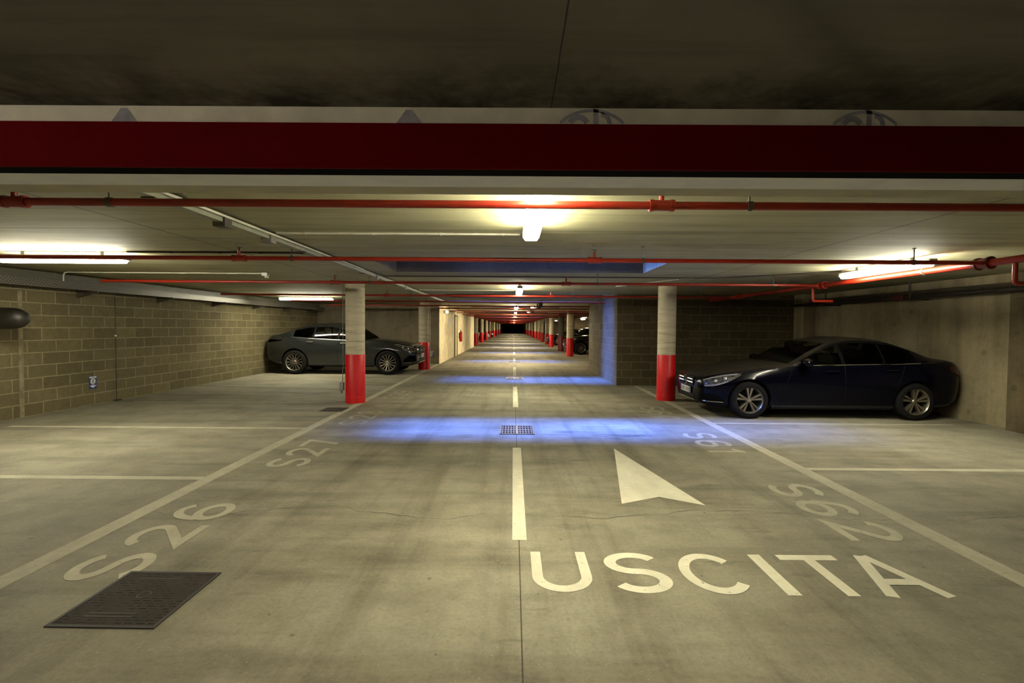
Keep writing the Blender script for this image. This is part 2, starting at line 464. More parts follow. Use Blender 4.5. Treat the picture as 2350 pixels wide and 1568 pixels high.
# the room that narrows the lane on the right: blockwork front, lighter side
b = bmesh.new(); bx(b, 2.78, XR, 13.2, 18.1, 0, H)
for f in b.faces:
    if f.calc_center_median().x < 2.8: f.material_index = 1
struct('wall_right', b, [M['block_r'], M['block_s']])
# the room on the left
b = bmesh.new(); bx(b, XL, -3.05, 20.3, 38.2, 0, H)
for f in b.faces:
    if f.calc_center_median().x > -3.1: f.material_index = 1
struct('wall_left', b, [M['wall_x'], M['wall_paint']])
# pilasters against the right wall
b = bmesh.new(); bx(b, 7.66, XR, 6.9, 7.63, 0, H); struct('trim_2', b, M['pilaster'])
b = bmesh.new(); bx(b, 7.5, XR, 12.75, 13.2, 0, H); struct('trim_3', b, M['wall_r'])
b = bmesh.new(); bx(b, XL, XL+.012, 8.03, 8.10, 0, 2.1); struct('trim_4', b, plain('mortar_fill', (.22,.185,.11), .9, var=.35))

# ------------------------------------------------------------------ portal beam at the top of the picture
pb = thing('portal_beam', 'long dark red steel beam with cream upper edge crossing the whole top of the picture', 'beam', (0, 1.9, 2.17))
W0, W1 = XL, XR
b = bmesh.new(); bx(b, W0, W1, 0.012, .10, .155, .22); obj('cream_fascia', b, M['cream'], pb)
b = bmesh.new(); bx(b, W0, W1, 0, .012, -.016, .155)
obj('red_fascia', b, M['red_beam'], pb)
b = bmesh.new(); bx(b, W0, W1, .0125, .14, -.001, .155); obj('rubber_seal', b, M['black'], pb)
b = bmesh.new(); bx(b, W0, W1, .141, .305, 0, .155); obj('painted_soffit', b, M['skylit_white'], pb)
b = bmesh.new(); bx(b, W0, W1, .306, .44, 0.003, .27); obj('concrete_soffit', b, M['soffit'], pb)

def ribbon(bm, pts, t, f, closed=False, clip=None):
    """flat stroke of width t along 2D pts; f maps (u, v) to a 3D point"""
    pts = [Vector(p) for p in pts]; n = len(pts); L = []
    for i, p in enumerate(pts):
        if closed: d0 = (p-pts[i-1]).normalized(); d1 = (pts[(i+1)%n]-p).normalized()
        else:
            d0 = (p-pts[i-1]).normalized() if i else (pts[1]-p).normalized()
            d1 = (pts[i+1]-p).normalized() if i < n-1 else d0
        n0 = Vector((-d0.y, d0.x)); n1 = Vector((-d1.y, d1.x)); mm = (n0+n1)
        if mm.length < 1e-6: mm = n0
        mm.normalize(); k = t/2/max(.35, mm.dot(n0))
        L.append((p+mm*k, p-mm*k))
    m_ = n if closed else n-1
    for i in range(m_):
        q = [L[i][0], L[(i+1)%n][0], L[(i+1)%n][1], L[i][1]]
        if clip and any(not clip(p) for p in q): continue
        dz = Vector((0, 0, 1e-5*(i % 40)))
        try: bm.faces.new([bm.verts.new(f(p.x, p.y)+dz) for p in q])
        except ValueError: pass

def arc(cx, cy, rx, ry, a0, a1, n=20):
    return [(cx+rx*math.cos(math.radians(a0+(a1-a0)*i/n)), cy+ry*math.sin(math.radians(a0+(a1-a0)*i/n))) for i in range(n+1)]

# rubbed-off stamps on the cream edge (round mark with letter tops, and triangles)
fm = lambda u, v: Vector((u, .0105, v))
ck = lambda p: .158 < p.y < .217
for cx in (.295, 1.34):
    b = bmesh.new()
    ribbon(b, arc(cx, .085, .155, .125, 20, 160, 60), .012, fm, clip=ck)
    ribbon(b, arc(cx-.05, .13, .042, .055, 5, 175, 30), .022, fm, clip=ck)
    ribbon(b, [(cx+.015, .158), (cx+.015, .216)], .02, fm, clip=lambda p: True)
    ribbon(b, arc(cx+.035, .165, .032, .03, -20, 90, 20), .018, fm, clip=ck)
    obj('round_stamp', b, M['stamp'], pb)
for cx in (-1.50, -.405):
    b = bmesh.new()
    vs = [b.verts.new(fm(*p)) for p in ((cx-.05, .158), (cx+.05, .158), (cx+.012, .21), (cx-.012, .21))]
    b.faces.new(vs); obj('triangle_stamp', b, M['stamp'], pb)

# ------------------------------------------------------------------ columns
def make_column(name, label, group):
    t = thing(name, label, 'pillar', group=group)
    b = bmesh.new(); cyl(b, .19, .98, H, n=40); obj('concrete_shaft', b, M['column'], t, True)
    b = bmesh.new(); lathe(b, [(0,0),(.194,0),(.194,.97),(.188,.982),(0,.982)], n=40); obj('red_painted_base', b, M['redbase'], t, True)
    return t
c0 = make_column('column', 'nearest round concrete pillar left of the lane, red base, in front of grey car', 'round pillars along the lane')
c0.location = (-3.2, 9.96, 0)
cols = [(3.30, 10.6, 'nearest round concrete pillar right of the lane, red base, at nose of dark saloon'),
        (-3.22, 17.75, 'second round pillar on the left, red base, at nose of grey car'),
        (3.06, 26.5, 'round pillar right of the lane just past the block room, bright red base'),
        (3.10, 32.0, 'shadowed round pillar with dark red base beside the distant black car'),
        (3.02, 39.0, 'third round pillar beyond the block room on the right, red base')]
for x, y, l in cols:
    c = copy_tree(c0); c.location = (x, y, 0); c['label'] = l
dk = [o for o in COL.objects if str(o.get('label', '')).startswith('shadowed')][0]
for ch, mm in zip(sorted(dk.children, key=lambda o: o.name), (plain('shaded_column', (.07,.06,.045), .8), plain('shaded_red_base', (.13,.006,.008), .5))):  # shade on this pillar put into darker copies of its colours
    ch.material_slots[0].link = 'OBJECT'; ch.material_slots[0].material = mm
for k in range(12):
    for x, side in ((-3.15, 'left'), (3.1, 'right')):
        yy = 41.5+7.7*k + (3.5 if side == 'right' else 0)
        c = copy_tree(c0); c.location = (x, yy, 0)
        c['label'] = f'small distant red-based pillar in the {side} row far down the lane'
        c['group'] = f'distant pillars in the {side} row'

# power cable hanging beside the near left pillar
t = thing('power_cable', 'grey cable and socket box hanging down left side of near left pillar', 'cable', (-3.415, 9.86, 0))
b = bmesh.new(); tube(b, [(0,0,H),(0,0,1.3),(.004,0,.75),(-.01,0,.55),(-.012,0,.42)], .008, 8); obj('conduit', b, M['plastic'], t, True)
b = bmesh.new(); bbx(b, -.06, .02, -.04, .03, .26, .42, .008); cyl(b, .022, .20, .27, T(-.03, 0, 0), 12); obj('socket_box', b, M['plastic'], t)
t = thing('conduit', 'pale vertical conduit on right side of second left pillar', 'conduit', (-3.0, 17.75, 0))
b = bmesh.new(); tube(b, [(0,0,0),(0,0,H)], .014, 8); obj('tube', b, M['conduit'], t, True)
for z in (.4, 1.2, 2.0):
    b = bmesh.new(); bx(b, -.025, .016, -.016, .016, z, z+.02); obj('clip', b, M['plastic'], t)

# ------------------------------------------------------------------ lamps
def make_lamp(name, label, group, mat, length=1.6, w=.15):
    """wrap-around fluorescent fitting, long axis local y, hung from z=0 down"""
    t = thing(name, label, 'lamp', group=group)
    h = length/2
    b = bmesh.new(); bbx(b, -w*.36, w*.36, -h, h, -.03, 0, .006); obj('housing', b, M['housing'], t)
    for s in (-.6, .6):
        b = bmesh.new(); bx(b, -.012, .012, h*s-.012, h*s+.012, 0, .0505); obj('mounting_bracket', b, M['wplastic'], t)
    b = bmesh.new()
    prof = [(-w*.48, -.031), (-w*.47, -.06), (-w*.33, -.088), (w*.33, -.088), (w*.47, -.06), (w*.48, -.031)]
    st = [(-h+.035, .72), (-h+.06, 1), (h-.06, 1), (h-.035, .72)]
    rings = [[b.verts.new((px*s, yy, -.031+(pz+.031)*s)) for px, pz in prof] for yy, s in st]
    for A, B in zip(rings, rings[1:]):
        for k in range(5): b.faces.new((A[k], A[k+1], B[k+1], B[k]))
        b.faces.new((A[5], A[0], B[0], B[5]))
    b.faces.new(rings[0]); b.faces.new(rings[-1])
    obj('diffuser', b, mat, t)
    for s in (-1, 1):
        b = bmesh.new(); bbx(b, -w*.4, w*.4, s*(h-.018)-.016, s*(h-.018)+.016, -.055, -.03, .004); obj('end_cap', b, M['housing'], t)
    return t
L1 = make_lamp('ceiling_light', 'bright fluorescent ceiling light nearest the camera, over middle of the lane', 'ceiling lights over the lane', M['diffuser'], 1.75)
L1.location = (.15, 3.54, H-.052)
c = copy_tree(L1); c.location = (.13, 11.0, H-.052); c['label'] = 'second ceiling light over the lane, seen just under a red pipe'
far_lamps = [20.6, 27.8, 37.2, 47.0, 56.5, 66.0, 78.0, 92.0, 108.0]
Lf = make_lamp('ceiling_light', '', 'small distant ceiling lights over the lane', M['faroff'], 1.7)
for k, yy in enumerate(far_lamps):
    c = Lf if k == 0 else copy_tree(Lf)
    c.location = (.12, yy, H-.052); c['label'] = 'small glowing ceiling light in the distance over middle of the lane'
L2 = make_lamp('ceiling_light', 'long bright tube light above the blockwork wall at left edge of the picture', 'tube lights above the bays', M['tube'], 1.65, .13)
L2.location = (-5.60, 6.12, H-.052); L2.rotation_euler[2] = PI/2
c = copy_tree(L2); c.location = (-6.2, 14.75, H-.052); c['label'] = 'tube light above the grey car, partly behind near left pillar'
c = copy_tree(L2); c.location = (4.98, 6.7, H-.052); c.rotation_euler[2] = 0; c['label'] = 'long bright tube light near the ceiling pipes at right, above the dark saloon'
Lb = make_lamp('ceiling_light', '', 'distant lights over the right bays', M['bay'], 1.6, .16)
for k, (xx, yy) in enumerate(((5.6, 39.0), (5.9, 42.0), (6.6, 47.0), (6.9, 48.5), (5.2, 60.0))):
    c = Lb if k == 0 else copy_tree(Lb)
    c.location = (xx, yy, H-.25 if k else H); c['label'] = 'tiny distant light over the right bays, seen between pillars beside the block room'
for o in [o for o in COL.objects if o.get('group') == 'distant lights over the right bays']: o.location.z = H-.052

# ------------------------------------------------------------------ red sprinkler pipes across the ceiling
def make_cross_pipe(x0, x1, full=True):
    t = thing('sprinkler_pipe', '', 'pipe', group='red pipes across the ceiling')
    b = bmesh.new(); tube(b, [(x0,0,0),(x1,0,0)], .024, 14); obj('pipe', b, M['red_pipe'], t, True)
    for xx in ((-3.03, .89) if full else ()):
        b = bmesh.new(); cyl(b, .033, -.075, .075, T(xx,0,0) @ AX, 14); cyl(b, .037, -.075, -.05, T(xx,0,0) @ AX, 14); cyl(b, .037, .05, .075, T(xx,0,0) @ AX, 14)
        cyl(b, .016, .02, .085, T(xx,0,0), 10)
        tee = obj('tee_fitting', b, M['red_pipe'], t, True)
        b = bmesh.new(); cyl(b, .010, .08, .115, T(xx,0,0), 8); cyl(b, .030, .113, .119, T(xx,0,0), 14); obj('sprinkler_head', b, M['clamp'], tee, True)
    for xx in ((-2.45, 1.42, 4.4) if full else (-2.6,)):
        b = bmesh.new(); lathe(b, [(.0245,-.015),(.030,-.015),(.030,.015),(.0245,.015)], T(xx,0,0) @ AX, 14, close=True); cyl(b, .006, .026, H-2.294, T(xx,0,0), 8)
        cyl(b, .018, H-2.29-.014, H-2.294, T(xx,0,0), 10); obj('pipe_clamp', b, M['clamp'], t, True)
    return t
P = make_cross_pipe(-7.0, 5.155)
P.location = (0, 3.0, 2.29); P['label'] = 'red sprinkler pipe across the ceiling nearest the camera, just behind the beam'
labs = {5.45: 'red sprinkler pipe second from the camera, running to a valve at right',
        8.37: 'red sprinkler pipe third from the camera, just in front of near pillars',
        11.8: 'red sprinkler pipe behind the near pillars, passing second lane light'}
for yy, l in labs.items():
    c = copy_tree(P); c.location = (0, yy, 2.29); c['label'] = l
Q = make_cross_pipe(-6.6, 2.7, False)
Q2 = make_cross_pipe(-3.0, 5.2, False); Q2.location = (0, 19.9, 2.29)
Q2['label'] = 'red sprinkler pipe crossing the ceiling far down the lane'; Q2['group'] = 'distant red pipes across the ceiling'
yy = 14.6; k = 0
while yy < 131:
    if abs(yy-19.9) < .6: yy += 2.85; continue
    c = Q if k == 0 else copy_tree(Q2 if 20 < yy < 38.5 else Q)
    c.location = (0, yy, 2.29); c['label'] = 'red sprinkler pipe crossing the ceiling far down the lane'; c['group'] = 'distant red pipes across the ceiling'
    yy += 2.85 if yy < 45 else 3.6; k += 1

# main feeding pipe on the right, with valve and elbows down
t = thing('sprinkler_main', 'thick red main pipe running along ceiling at right, above the dark saloon', 'pipe', (5.22, 0, 2.29))
b = bmesh.new(); tube(b, [(0,2.5,0),(0,13.1,0)], .04, 16); obj('pipe', b, M['red_pipe'], t, True)
for yy, big in ((5.5, 1), (8.37, 0), (11.4, 0)):
    b = bmesh.new(); r = .058 if big else .05
    cyl(b, r, yy-.07, yy+.07, AYm, 18); cyl(b, r+.012, yy-.085, yy-.055, AYm, 18); cyl(b, r+.012, yy+.055, yy+.085, AYm, 18)
    if big:
        for a in range(4): bx(b, -.075+.0, .075, yy-.02, yy+.02, -.012, .012) if a == 0 else None
    obj('coupling', b, M['red_pipe'] if not big else plain('dark_red_coupling', (.10,.006,.005), .45), t, True)
for yy in (5.16, 8.62):
    b = bmesh.new(); tube(b, bend([(0,yy,-.03),(0,yy,-.25),(.34,yy,-.25)], .04), .024, 12); obj('drop_elbow', b, M['red_pipe'], t, True)
for xx, yy in ((0, 6.3), (0, 9.8)):
    b = bmesh.new(); lathe(b, [(.041,-.015),(.047,-.015),(.047,.015),(.041,.015)], T(xx,yy,0) @ AYm, 16, close=True); cyl(b, .006, .045, H-2.294, T(xx,yy,0), 8); obj('pipe_clamp', b, M['clamp'], t, True)

# dark pipe along the right wall
t = thing('wall_pipe', 'dark pipe running along top of the right concrete wall', 'pipe', (7.5, 0, 2.17))
b = bmesh.new(); tube(b, [(0,2.5,0),(0,13.15,0)], .04, 14); obj('pipe', b, M['duct'], t, True)
b = bmesh.new(); tube(b, [(.12,2.5,.09),(.12,12.7,.09)], .03, 12); obj('upper_pipe', b, M['dconduit'], t, True)
for yy in (4.2, 6.4, 9.3, 11.8):
    b = bmesh.new(); bx(b, -.06, .3, yy-.02, yy+.02, -.065, -.04); bx(b, -.06, -.045, yy-.02, yy+.02, -.065, H-2.17); obj('bracket', b, M['dconduit'], t)
b = bmesh.new(); cyl(b, .055, 9.45, 9.75, AYm, 14); obj('coupling', b, plain('rusty_coupling', (.09,.02,.012), .6), t, True)

# ------------------------------------------------------------------ cable runs and conduits
t = thing('cable_tray', 'perforated steel cable tray on brackets along top of left block wall', 'cable tray', (XL, 0, 2.2))
b = bmesh.new(); bx(b, .33, .345, 2.6, 20.2, -.035, .085); obj('side_rail', b, M['perf'], t)
b = bmesh.new(); bx(b, .03, .33, 2.6, 20.2, -.035, -.025); bx(b, .02, .03, 2.6, 20.2, -.035, .085); obj('tray_bed', b, M['dconduit'], t)
b = bmesh.new()
for k in range(5): tube(b, [(.08+.05*k, 2.6+i*1.1, .0+.008*math.sin(i*1.7+k)) for i in range(17)], .018, 8)
tag(obj('cables', b, M['black'], t, True), kind='stuff')
b = bmesh.new(); bx(b, .01, .14, 2.6, 20.2, .10, .22); obj('upper_trunking', b, plain('dull_olive_trunking', (.10,.095,.065), .6), t)
for k in range(9):
    yy = 3.0+2.05*k
    b = bmesh.new(); bx(b, 0, .38, yy-.025, yy+.025, -.06, -.036)
    a = [b.verts.new(p) for p in ((0,yy-.02,-.16),(0,yy+.02,-.16),(.36,yy+.02,-.061),(.36,yy-.02,-.061),(0,yy-.02,-.061),(0,yy+.02,-.061))]
    for f in ((0,1,2,3),(0,3,4),(1,5,2)): b.faces.new([a[i] for i in f])
    obj('bracket', b, M['dconduit'], t)

t = thing('cable_channel', 'thin grey cable channel with conduit running diagonally across the left ceiling', 'cable channel', (-2.36, 0, H))
b = bmesh.new(); bbx(b, -.035, .035, 2.4, 16.5, -.075, -.02, .005); obj('channel', b, plain('olive_grey_channel', (.24,.25,.18), .5), t)
b = bmesh.new(); tube(b, [(.055, 2.4, -.03), (.055, 7.6, -.03)], .011, 8); obj('conduit', b, M['conduit'], t, True)
for yy in (4.0, 4.75, 8.4, 10.6):
    b = bmesh.new(); bbx(b, -.05, .055, yy-.05, yy+.05, -.11, -.035, .006); obj('junction_box', b, M['plastic'] if yy != 4.0 else M['dconduit'], t)
for yy in (3.2, 5.5, 7.7, 9.9, 12.1, 14.3):
    b = bmesh.new(); cyl(b, .005, -.055, 0, T(0, yy, 0), 8); bx(b, -.045, .045, yy-.012, yy+.012, -.085, -.075); obj('hanger', b, M['clamp'], t)

def conduit(label, pts, mat, r=.011, clips=(), box=None, name='conduit'):
    p0 = Vector(pts[0]); t = thing(name, label, 'conduit', p0)
    b = bmesh.new(); tube(b, bend([Vector(p)-p0 for p in pts], .08), r, 8); obj('tube', b, mat, t, True)
    for q in clips:
        b = bmesh.new(); d = Vector(q)-p0; bx(b, d.x-.008, d.x+.008, d.y-.014, d.y+.014, d.z-.014, H-.001-p0.z); obj('clip', b, mat, t)
    if box:
        b = bmesh.new(); d = Vector(box)-p0; bbx(b, d.x-.05, d.x+.05, d.y-.05, d.y+.05, d.z-.045, H-.001-p0.z, .008)
        cyl(b, .035, d.z-.075, d.z-.045, T(d.x+.02, d.y, 0), 14); obj('sensor_box', b, M['wplastic'], t)
zc = H-.0111
conduit('white conduit along the ceiling feeding the nearest lane light', [(-2.28, 4.75, zc), (.06, 4.75, zc)], M['conduit'], clips=[(x, 4.75, zc) for x in (-2.0, -1.35, -.7, -.1)])
conduit('white conduit ending in white sensor box above the left bays', [(-7.72, 8.45, 2.29), (-7.72, 8.45, zc), (-4.3, 8.45, zc)], M['conduit'], clips=[(x, 8.45, zc) for x in (-7.2, -6.6, -5.7, -4.9)], box=(-4.25, 8.45, zc))
conduit('dark conduit from left tube light to the diagonal cable channel', [(-4.74, 6.05, zc), (-2.4, 6.05, zc)], M['dconduit'], .011, clips=[(x, 6.05, zc) for x in (-4.2, -3.6, -3.1, -2.6)])
conduit('dark conduit behind the skylight opening crossing toward right tube light', [(-2.3, 8.75, zc), (3.6, 8.75, zc), (5.05, 7.62, zc)], M['dconduit'], .011, clips=[(x, 8.75, zc) for x in (-1.9, -1.1, -.2, .9, 2.0, 3.1)])
conduit('pale conduit feeding second lane light', [(-2.3, 12.0, zc), (.06, 12.0, zc)], M['conduit'], clips=[(x, 12.0, zc) for x in (-1.8, -.9)])
conduit('short pale conduit slanting on the ceiling near right pillar', [(2.2, 10.6, zc), (3.0, 9.0, zc)], M['conduit'])

# pipe running down the lane with valves, right of the centre lights
t = thing('lane_pipe', 'dark pipe with valve cluster running away along ceiling right of distant lane lights', 'pipe', (.92, 0, 2.36))
b = bmesh.new(); tube(b, [(0,16.6,0),(0,134.5,0)], .035, 10); obj('pipe', b, M['dconduit'], t, True)
for yy in (16.9, 18.0, 24, 31, 40):
    b = bmesh.new(); cyl(b, .075, yy-.1, yy+.1, AYm, 14); cyl(b, .05, -.02, .15, T(.02, yy, -.07), 10); cyl(b, .07, -.13, -.10, T(.0, yy, 0), 12); cyl(b, .015, -.12, 0, T(0, yy, 0), 8); obj('valve', b, M['dconduit'], t, True)
for yy, l in ((21.0, 'nearer small warm lamp beside the pipe right of distant lane lights'), (26.5, 'farther small warm lamp beside the pipe right of distant lane lights')):
    o = thing('emergency_lamp', l, 'lamp', (.80, yy, H), group='small warm lamps by the lane pipe')
    b = bmesh.new(); bbx(b, -.07, .07, -.05, .05, -.05, 0, .006); obj('base', b, M['wplastic'], o)
    b = bmesh.new(); lathe(b, [(0,-.13),(.05,-.12),(.065,-.09),(.06,-.05),(0,-.05)], n=16); obj('lens', b, M['emer'], o, True)

# black pipe stub out of the left wall
t = thing('pipe_stub', 'fat black pipe stub with rounded end sticking out at left edge of the picture', 'pipe', (XL, 7.45, 1.63))
b = bmesh.new()
lathe(b, [(0,-.01),(.165,-.01),(.165,.46),(.160,.54),(.145,.61),(.115,.67),(.07,.71),(0,.725)], AX, 32); obj('pipe', b, M['duct'], t, True, 60)
b = bmesh.new(); lathe(b, [(.166,-.01),(.20,-.01),(.20,.10),(.166,.10)], AX, 32, close=True); obj('wall_flange', b, M['black'], t, True)
# thin dark expansion joint cable down the left wall
t = thing('earthing_rod', 'thin dark vertical rod with small foot against left block wall, right of the blue sign', 'rod', (XL+.02, 9.98, 0))
b = bmesh.new(); tube(b, [(0,0,0),(0,0,2.12)], .006, 8); obj('rod', b, M['duct'], t)
b = bmesh.new(); bbx(b, -.02, .07, -.06, .06, 0, .02, .005); obj('foot', b, M['duct'], t)
b = bmesh.new(); cyl(b, .018, -.01, .012, T(.0,0,1.32) @ AX, 10); obj('stud', b, M['wplastic'], t)

# ------------------------------------------------------------------ signs, extinguisher, notices
def make_sign(label, loc, rz):
    """faces local -y"""
    t = thing('sign', label, 'sign', loc, rz, 'small blue signs low on the walls')
    b = bmesh.new(); bbx(b, -.085, .085, -.006, 0, -.125, .125, .003, 1); obj('panel', b, M['blue'], t)
    b = bmesh.new(); bx(b, -.078, .078, -.0075, -.006, .082, .115); obj('header', b, M['signwhite'], t)
    b = bmesh.new()
    for x in (-.03, -.012, .008, .022): bx(b, x, x+.009, -.009, -.0075, .088, .11)
    obj('header_text', b, M['signgrey'], t)
    b = bmesh.new(); cyl(b, .058, .006, .0078, T(0,0,.02) @ Matrix.Rotation(PI/2, 4, 'X'), 28); obj('disc', b, M['signwhite'], t)
    b = bmesh.new(); cyl(b, .018, .0078, .009, T(0,0,.048) @ Matrix.Rotation(PI/2, 4, 'X'), 16); bx(b, -.02, .02, -.009, -.0078, -.022, .03); obj('pictogram', b, M['signgrey'], t)
    b = bmesh.new()
    prism(b, [(-.078,-.062),(0,-.05),(.078,-.062),(.03,-.09),(0,-.105),(-.03,-.09)], .0016, T(0,-.006,0) @ Matrix.Rotation(PI/2, 4, 'X')); obj('footer', b, M['signwhite'], t)
    return t
make_sign('small blue sign with white disc low on the left block wall', (XL+.001, 9.44, .43), PI/2)
make_sign('tiny blue sign low on the grey cross wall behind second left pillar', (-3.37, 20.299, .42), 0)

t = thing('fire_extinguisher', 'red fire extinguisher hanging on the cream wall far left of the lane', 'fire extinguisher', (-2.94, 27.6, .72))
b = bmesh.new(); lathe(b, [(0,0),(.08,0),(.085,.02),(.085,.46),(.07,.52),(.03,.55),(0,.55)], n=20); obj('cylinder', b, M['ext'], t, True)
b = bmesh.new(); cyl(b, .022, .55, .62, n=10); bx(b, -.02, .02, -.12, .03, .62, .645); tube(b, bend([(0,.02,.6),(.05,.12,.55),(.07,.13,.2)], .04), .012, 8); obj('valve_and_hose', b, M['black'], t, True)
b = bmesh.new(); bx(b, .084, .0865, -.045, .045, .18, .36); obj('paper_label', b, M['paper'], t)
b = bmesh.new(); bx(b, -.115, -.085, -.03, .03, .15, .5); obj('wall_bracket', b, M['dconduit'], t)
for yy, zz, l in ((23.3, 1.78, 'nearer white paper notice high on the cream wall'), (24.3, 1.82, 'farther white paper notice high on the cream wall')):
    b = bmesh.new(); bx(b, -3.053, -3.044, yy-.3, yy+.3, zz-.2, zz+.2)
    tag(obj('notice', b, M['paper']), l, 'notice', 'paper notices on the cream wall')
t = thing('door', 'cream painted door between the notices and the extinguisher on the cream wall', 'door', (-3.05, 26.0, 0))
b = bmesh.new(); bx(b, 0, .03, -.55, .55, 0, 2.08); obj('leaf', b, plain('cream_door_paint', (.52,.46,.28), .5), t)
b = bmesh.new(); [bx(b, 0, .05, s-.04, s+.04, 0, 2.15) for s in (-.59, .59)]; bx(b, 0, .05, -.63, .63, 2.085, 2.16); obj('frame', b, plain('door_frame_olive', (.14,.12,.06), .6), t)
b = bmesh.new(); tube(b, bend([(.03,.42,1.02),(.08,.42,1.02),(.08,.28,1.02)], .02), .011, 8); obj('handle', b, M['clamp'], t)
t = thing('bulkhead_light', 'small white bulkhead light at top corner of the cream wall', 'lamp', (-2.96, 21.8, 2.2))
b = bmesh.new(); bbx(b, -.096, 0, -.25, .25, -.06, .06, .01); obj('base', b, M['wplastic'], t)
b = bmesh.new(); bbx(b, 0, .05, -.22, .22, -.05, .05, .02); obj('lens', b, M['bay'], t)

# ------------------------------------------------------------------ floor furniture
t = thing('manhole_cover', 'large dark square manhole cover beside painted S26, bottom left of the picture', 'manhole cover', (-2.10, 2.745, 0), -.012)
b = bmesh.new(); bx(b, -.262, .262, -.262, .262, .0005, .006); obj('cover', b, M['iron'], t)
b = bmesh.new()
for a in ((-.285,.285,-.285,-.265),(-.285,.285,.265,.285),(-.285,-.265,-.265,.265),(.265,.285,-.265,.265)): bx(b, *a, .0005, .007)
obj('frame', b, M['ironframe'], t)
b = bmesh.new(); lathe(b, [(.028,.006),(.040,.006),(.040,.0075),(.028,.0075)], T(0,.02,0), 20, close=True); obj('lifting_ring', b, M['ironframe'], t)
b = bmesh.new()
for yy in (-.20, -.17, .19): bx(b, -.16, .10, yy, yy+.012, .006, .0075)
obj('cast_ribs', b, M['ironframe'], t)
t = thing('manhole_cover', 'flat dark steel cover plate on floor at foot of near left pillar', 'manhole cover', (-3.30, 9.06, 0))
b = bmesh.new(); bx(b, -.19, .19, -.19, .19, .0005, .005); obj('cover', b, M['iron'], t)
b = bmesh.new()
for a in ((-.21,.21,-.21,-.192),(-.21,.21,.192,.21),(-.21,-.192,-.192,.192),(.192,.21,-.192,.192)): bx(b, *a, .0005, .006)
obj('frame', b, M['ironframe'], t)

def make_grate(w, d):
    t = thing('floor_drain', '', 'floor drain', group='drain grates down the middle of the lane')
    b = bmesh.new(); bx(b, -w+.012, w-.012, -d+.012, d-.012, .0005, .002); obj('pit', b, M['pit'], t)
    b = bmesh.new()
    for a in ((-w,w,-d,-d+.03),(-w,w,d-.03,d),(-w,-w+.022,-d,d),(w-.022,w,-d,d),(-.018,.018,-d,d)): bx(b, *a, .0005, .011)
    obj('frame', b, M['grate'], t)
    b = bmesh.new()
    for s in (-1, 1):
        for k in range(5):
            x = s*(.04+.042*k) ; bx(b, min(x, x+s*.012), max(x, x+s*.012), -d+.03, d-.03, .002, .009)
        bx(b, min(s*.018, s*(w-.022)), max(s*.018, s*(w-.022)), -.02, .02, .002, .0095)
        bx(b, min(s*.018, s*(w-.022)), max(s*.018, s*(w-.022)), d*.5-.012, d*.5+.012, .002, .0095)
        bx(b, min(s*.018, s*(w-.022)), max(s*.018, s*(w-.022)), -d*.5-.012, -d*.5+.012, .002, .0095)
    obj('grating', b, M['grate'], t)
    return t
g = make_grate(.255, .31)
g.location = (.065, 7.36, 0); g['label'] = 'square drain grate in the middle of the nearest blue light patch'
for yy, l in ((14.85, 'drain grate in the second blue light patch down the lane'), (22.0, 'small distant drain grate in the third light band')):
    c = copy_tree(g); c.location = (.05, yy, 0); c['label'] = l

# ------------------------------------------------------------------ road paint
def glyph(ch, t=.13):
    r = (.5-t/2)/2; w = .68
    if ch == 'S': return w, [arc(w/2, .5+r, w/2-t/2, r, 28, 270, 26)[:-1] + arc(w/2, .5-r, w/2-t/2, r, 90, -152, 26)]
    if ch == '2': return w, [arc(w/2, .70, w/2-t/2, .30-t/2, 172, -38, 24) + [(t*.55, t/2), (w, t/2)]]
    if ch == '6': return w, [arc(w/2, .31, w/2-t/2, .31-t/2, 0, 360, 32), arc(w/2+.03, .48, w/2-t/2+.03, .52-t/2, 48, 186, 20)]
    if ch == '9': return w, [arc(w/2, .69, w/2-t/2, .31-t/2, 0, 360, 32), arc(w/2-.03, .52, w/2-t/2+.03, .52-t/2, 228, 366, 20)]
    if ch == '7': return w, [[(0, 1-t/2), (w-t*.5, 1-t/2), (w-t*.5, 1-t/2-.02), (w*.38, 0)]]
    if ch == '8': return w, [arc(w/2, .74, w/2-t*.75, .26-t/2, 0, 360, 30), arc(w/2, .27, w/2-t/2, .27-t/2, 0, 360, 30)]
    if ch == '0': return w, [arc(w/2, .5, w/2-t/2, .5-t/2, 0, 360, 36)]
    if ch == '1': return .42, [[(.05, .74), (.26, .93)], [(.27, 1), (.27, 0)]]
    if ch == 'U': return .78, [[(t/2, 1), (t/2, .36)] + arc(.39, .36, .39-t/2, .36-t/2, 180, 360, 24)[1:-1] + [(.78-t/2, .36), (.78-t/2, 1)]]
    if ch == 'C': return .82, [arc(.42, .5, .42-t/2, .5-t/2, 38, 322, 40)]
    if ch == 'I': return t, [[(t/2, 0), (t/2, 1)]]
    if ch == 'T': return .72, [[(0, 1-t/2), (.72, 1-t/2)], [(.36, 1-t), (.36, 0)]]
    if ch == 'A': return .80, [[(t*.45, 0), (.40-.02, 1)], [(.80-t*.45, 0), (.40+.02, 1)], [(.16, .33), (.64, .33)]]
ZP = .0022
def letter(ch, parent, org, right, up, h, wscale, mat, t=.13, name='digit'):
    w, st = glyph(ch, t)
    b = bmesh.new()
    f = lambda u, v: Vector(org) + Vector(right)*(u*h*wscale) + Vector(up)*(v*h)
    for k, s in enumerate(st):
        fz = (lambda z: (lambda u, v: f(u, v)+Vector((0,0,z))))(ZP+.0004*k)
        closed = len(s) > 20 and (Vector(s[0])-Vector(s[-1])).length < 1e-5
        ribbon(b, s[:-1] if closed else s, t, fz, closed)
    obj(name, b, mat, parent)
    return w*h*wscale

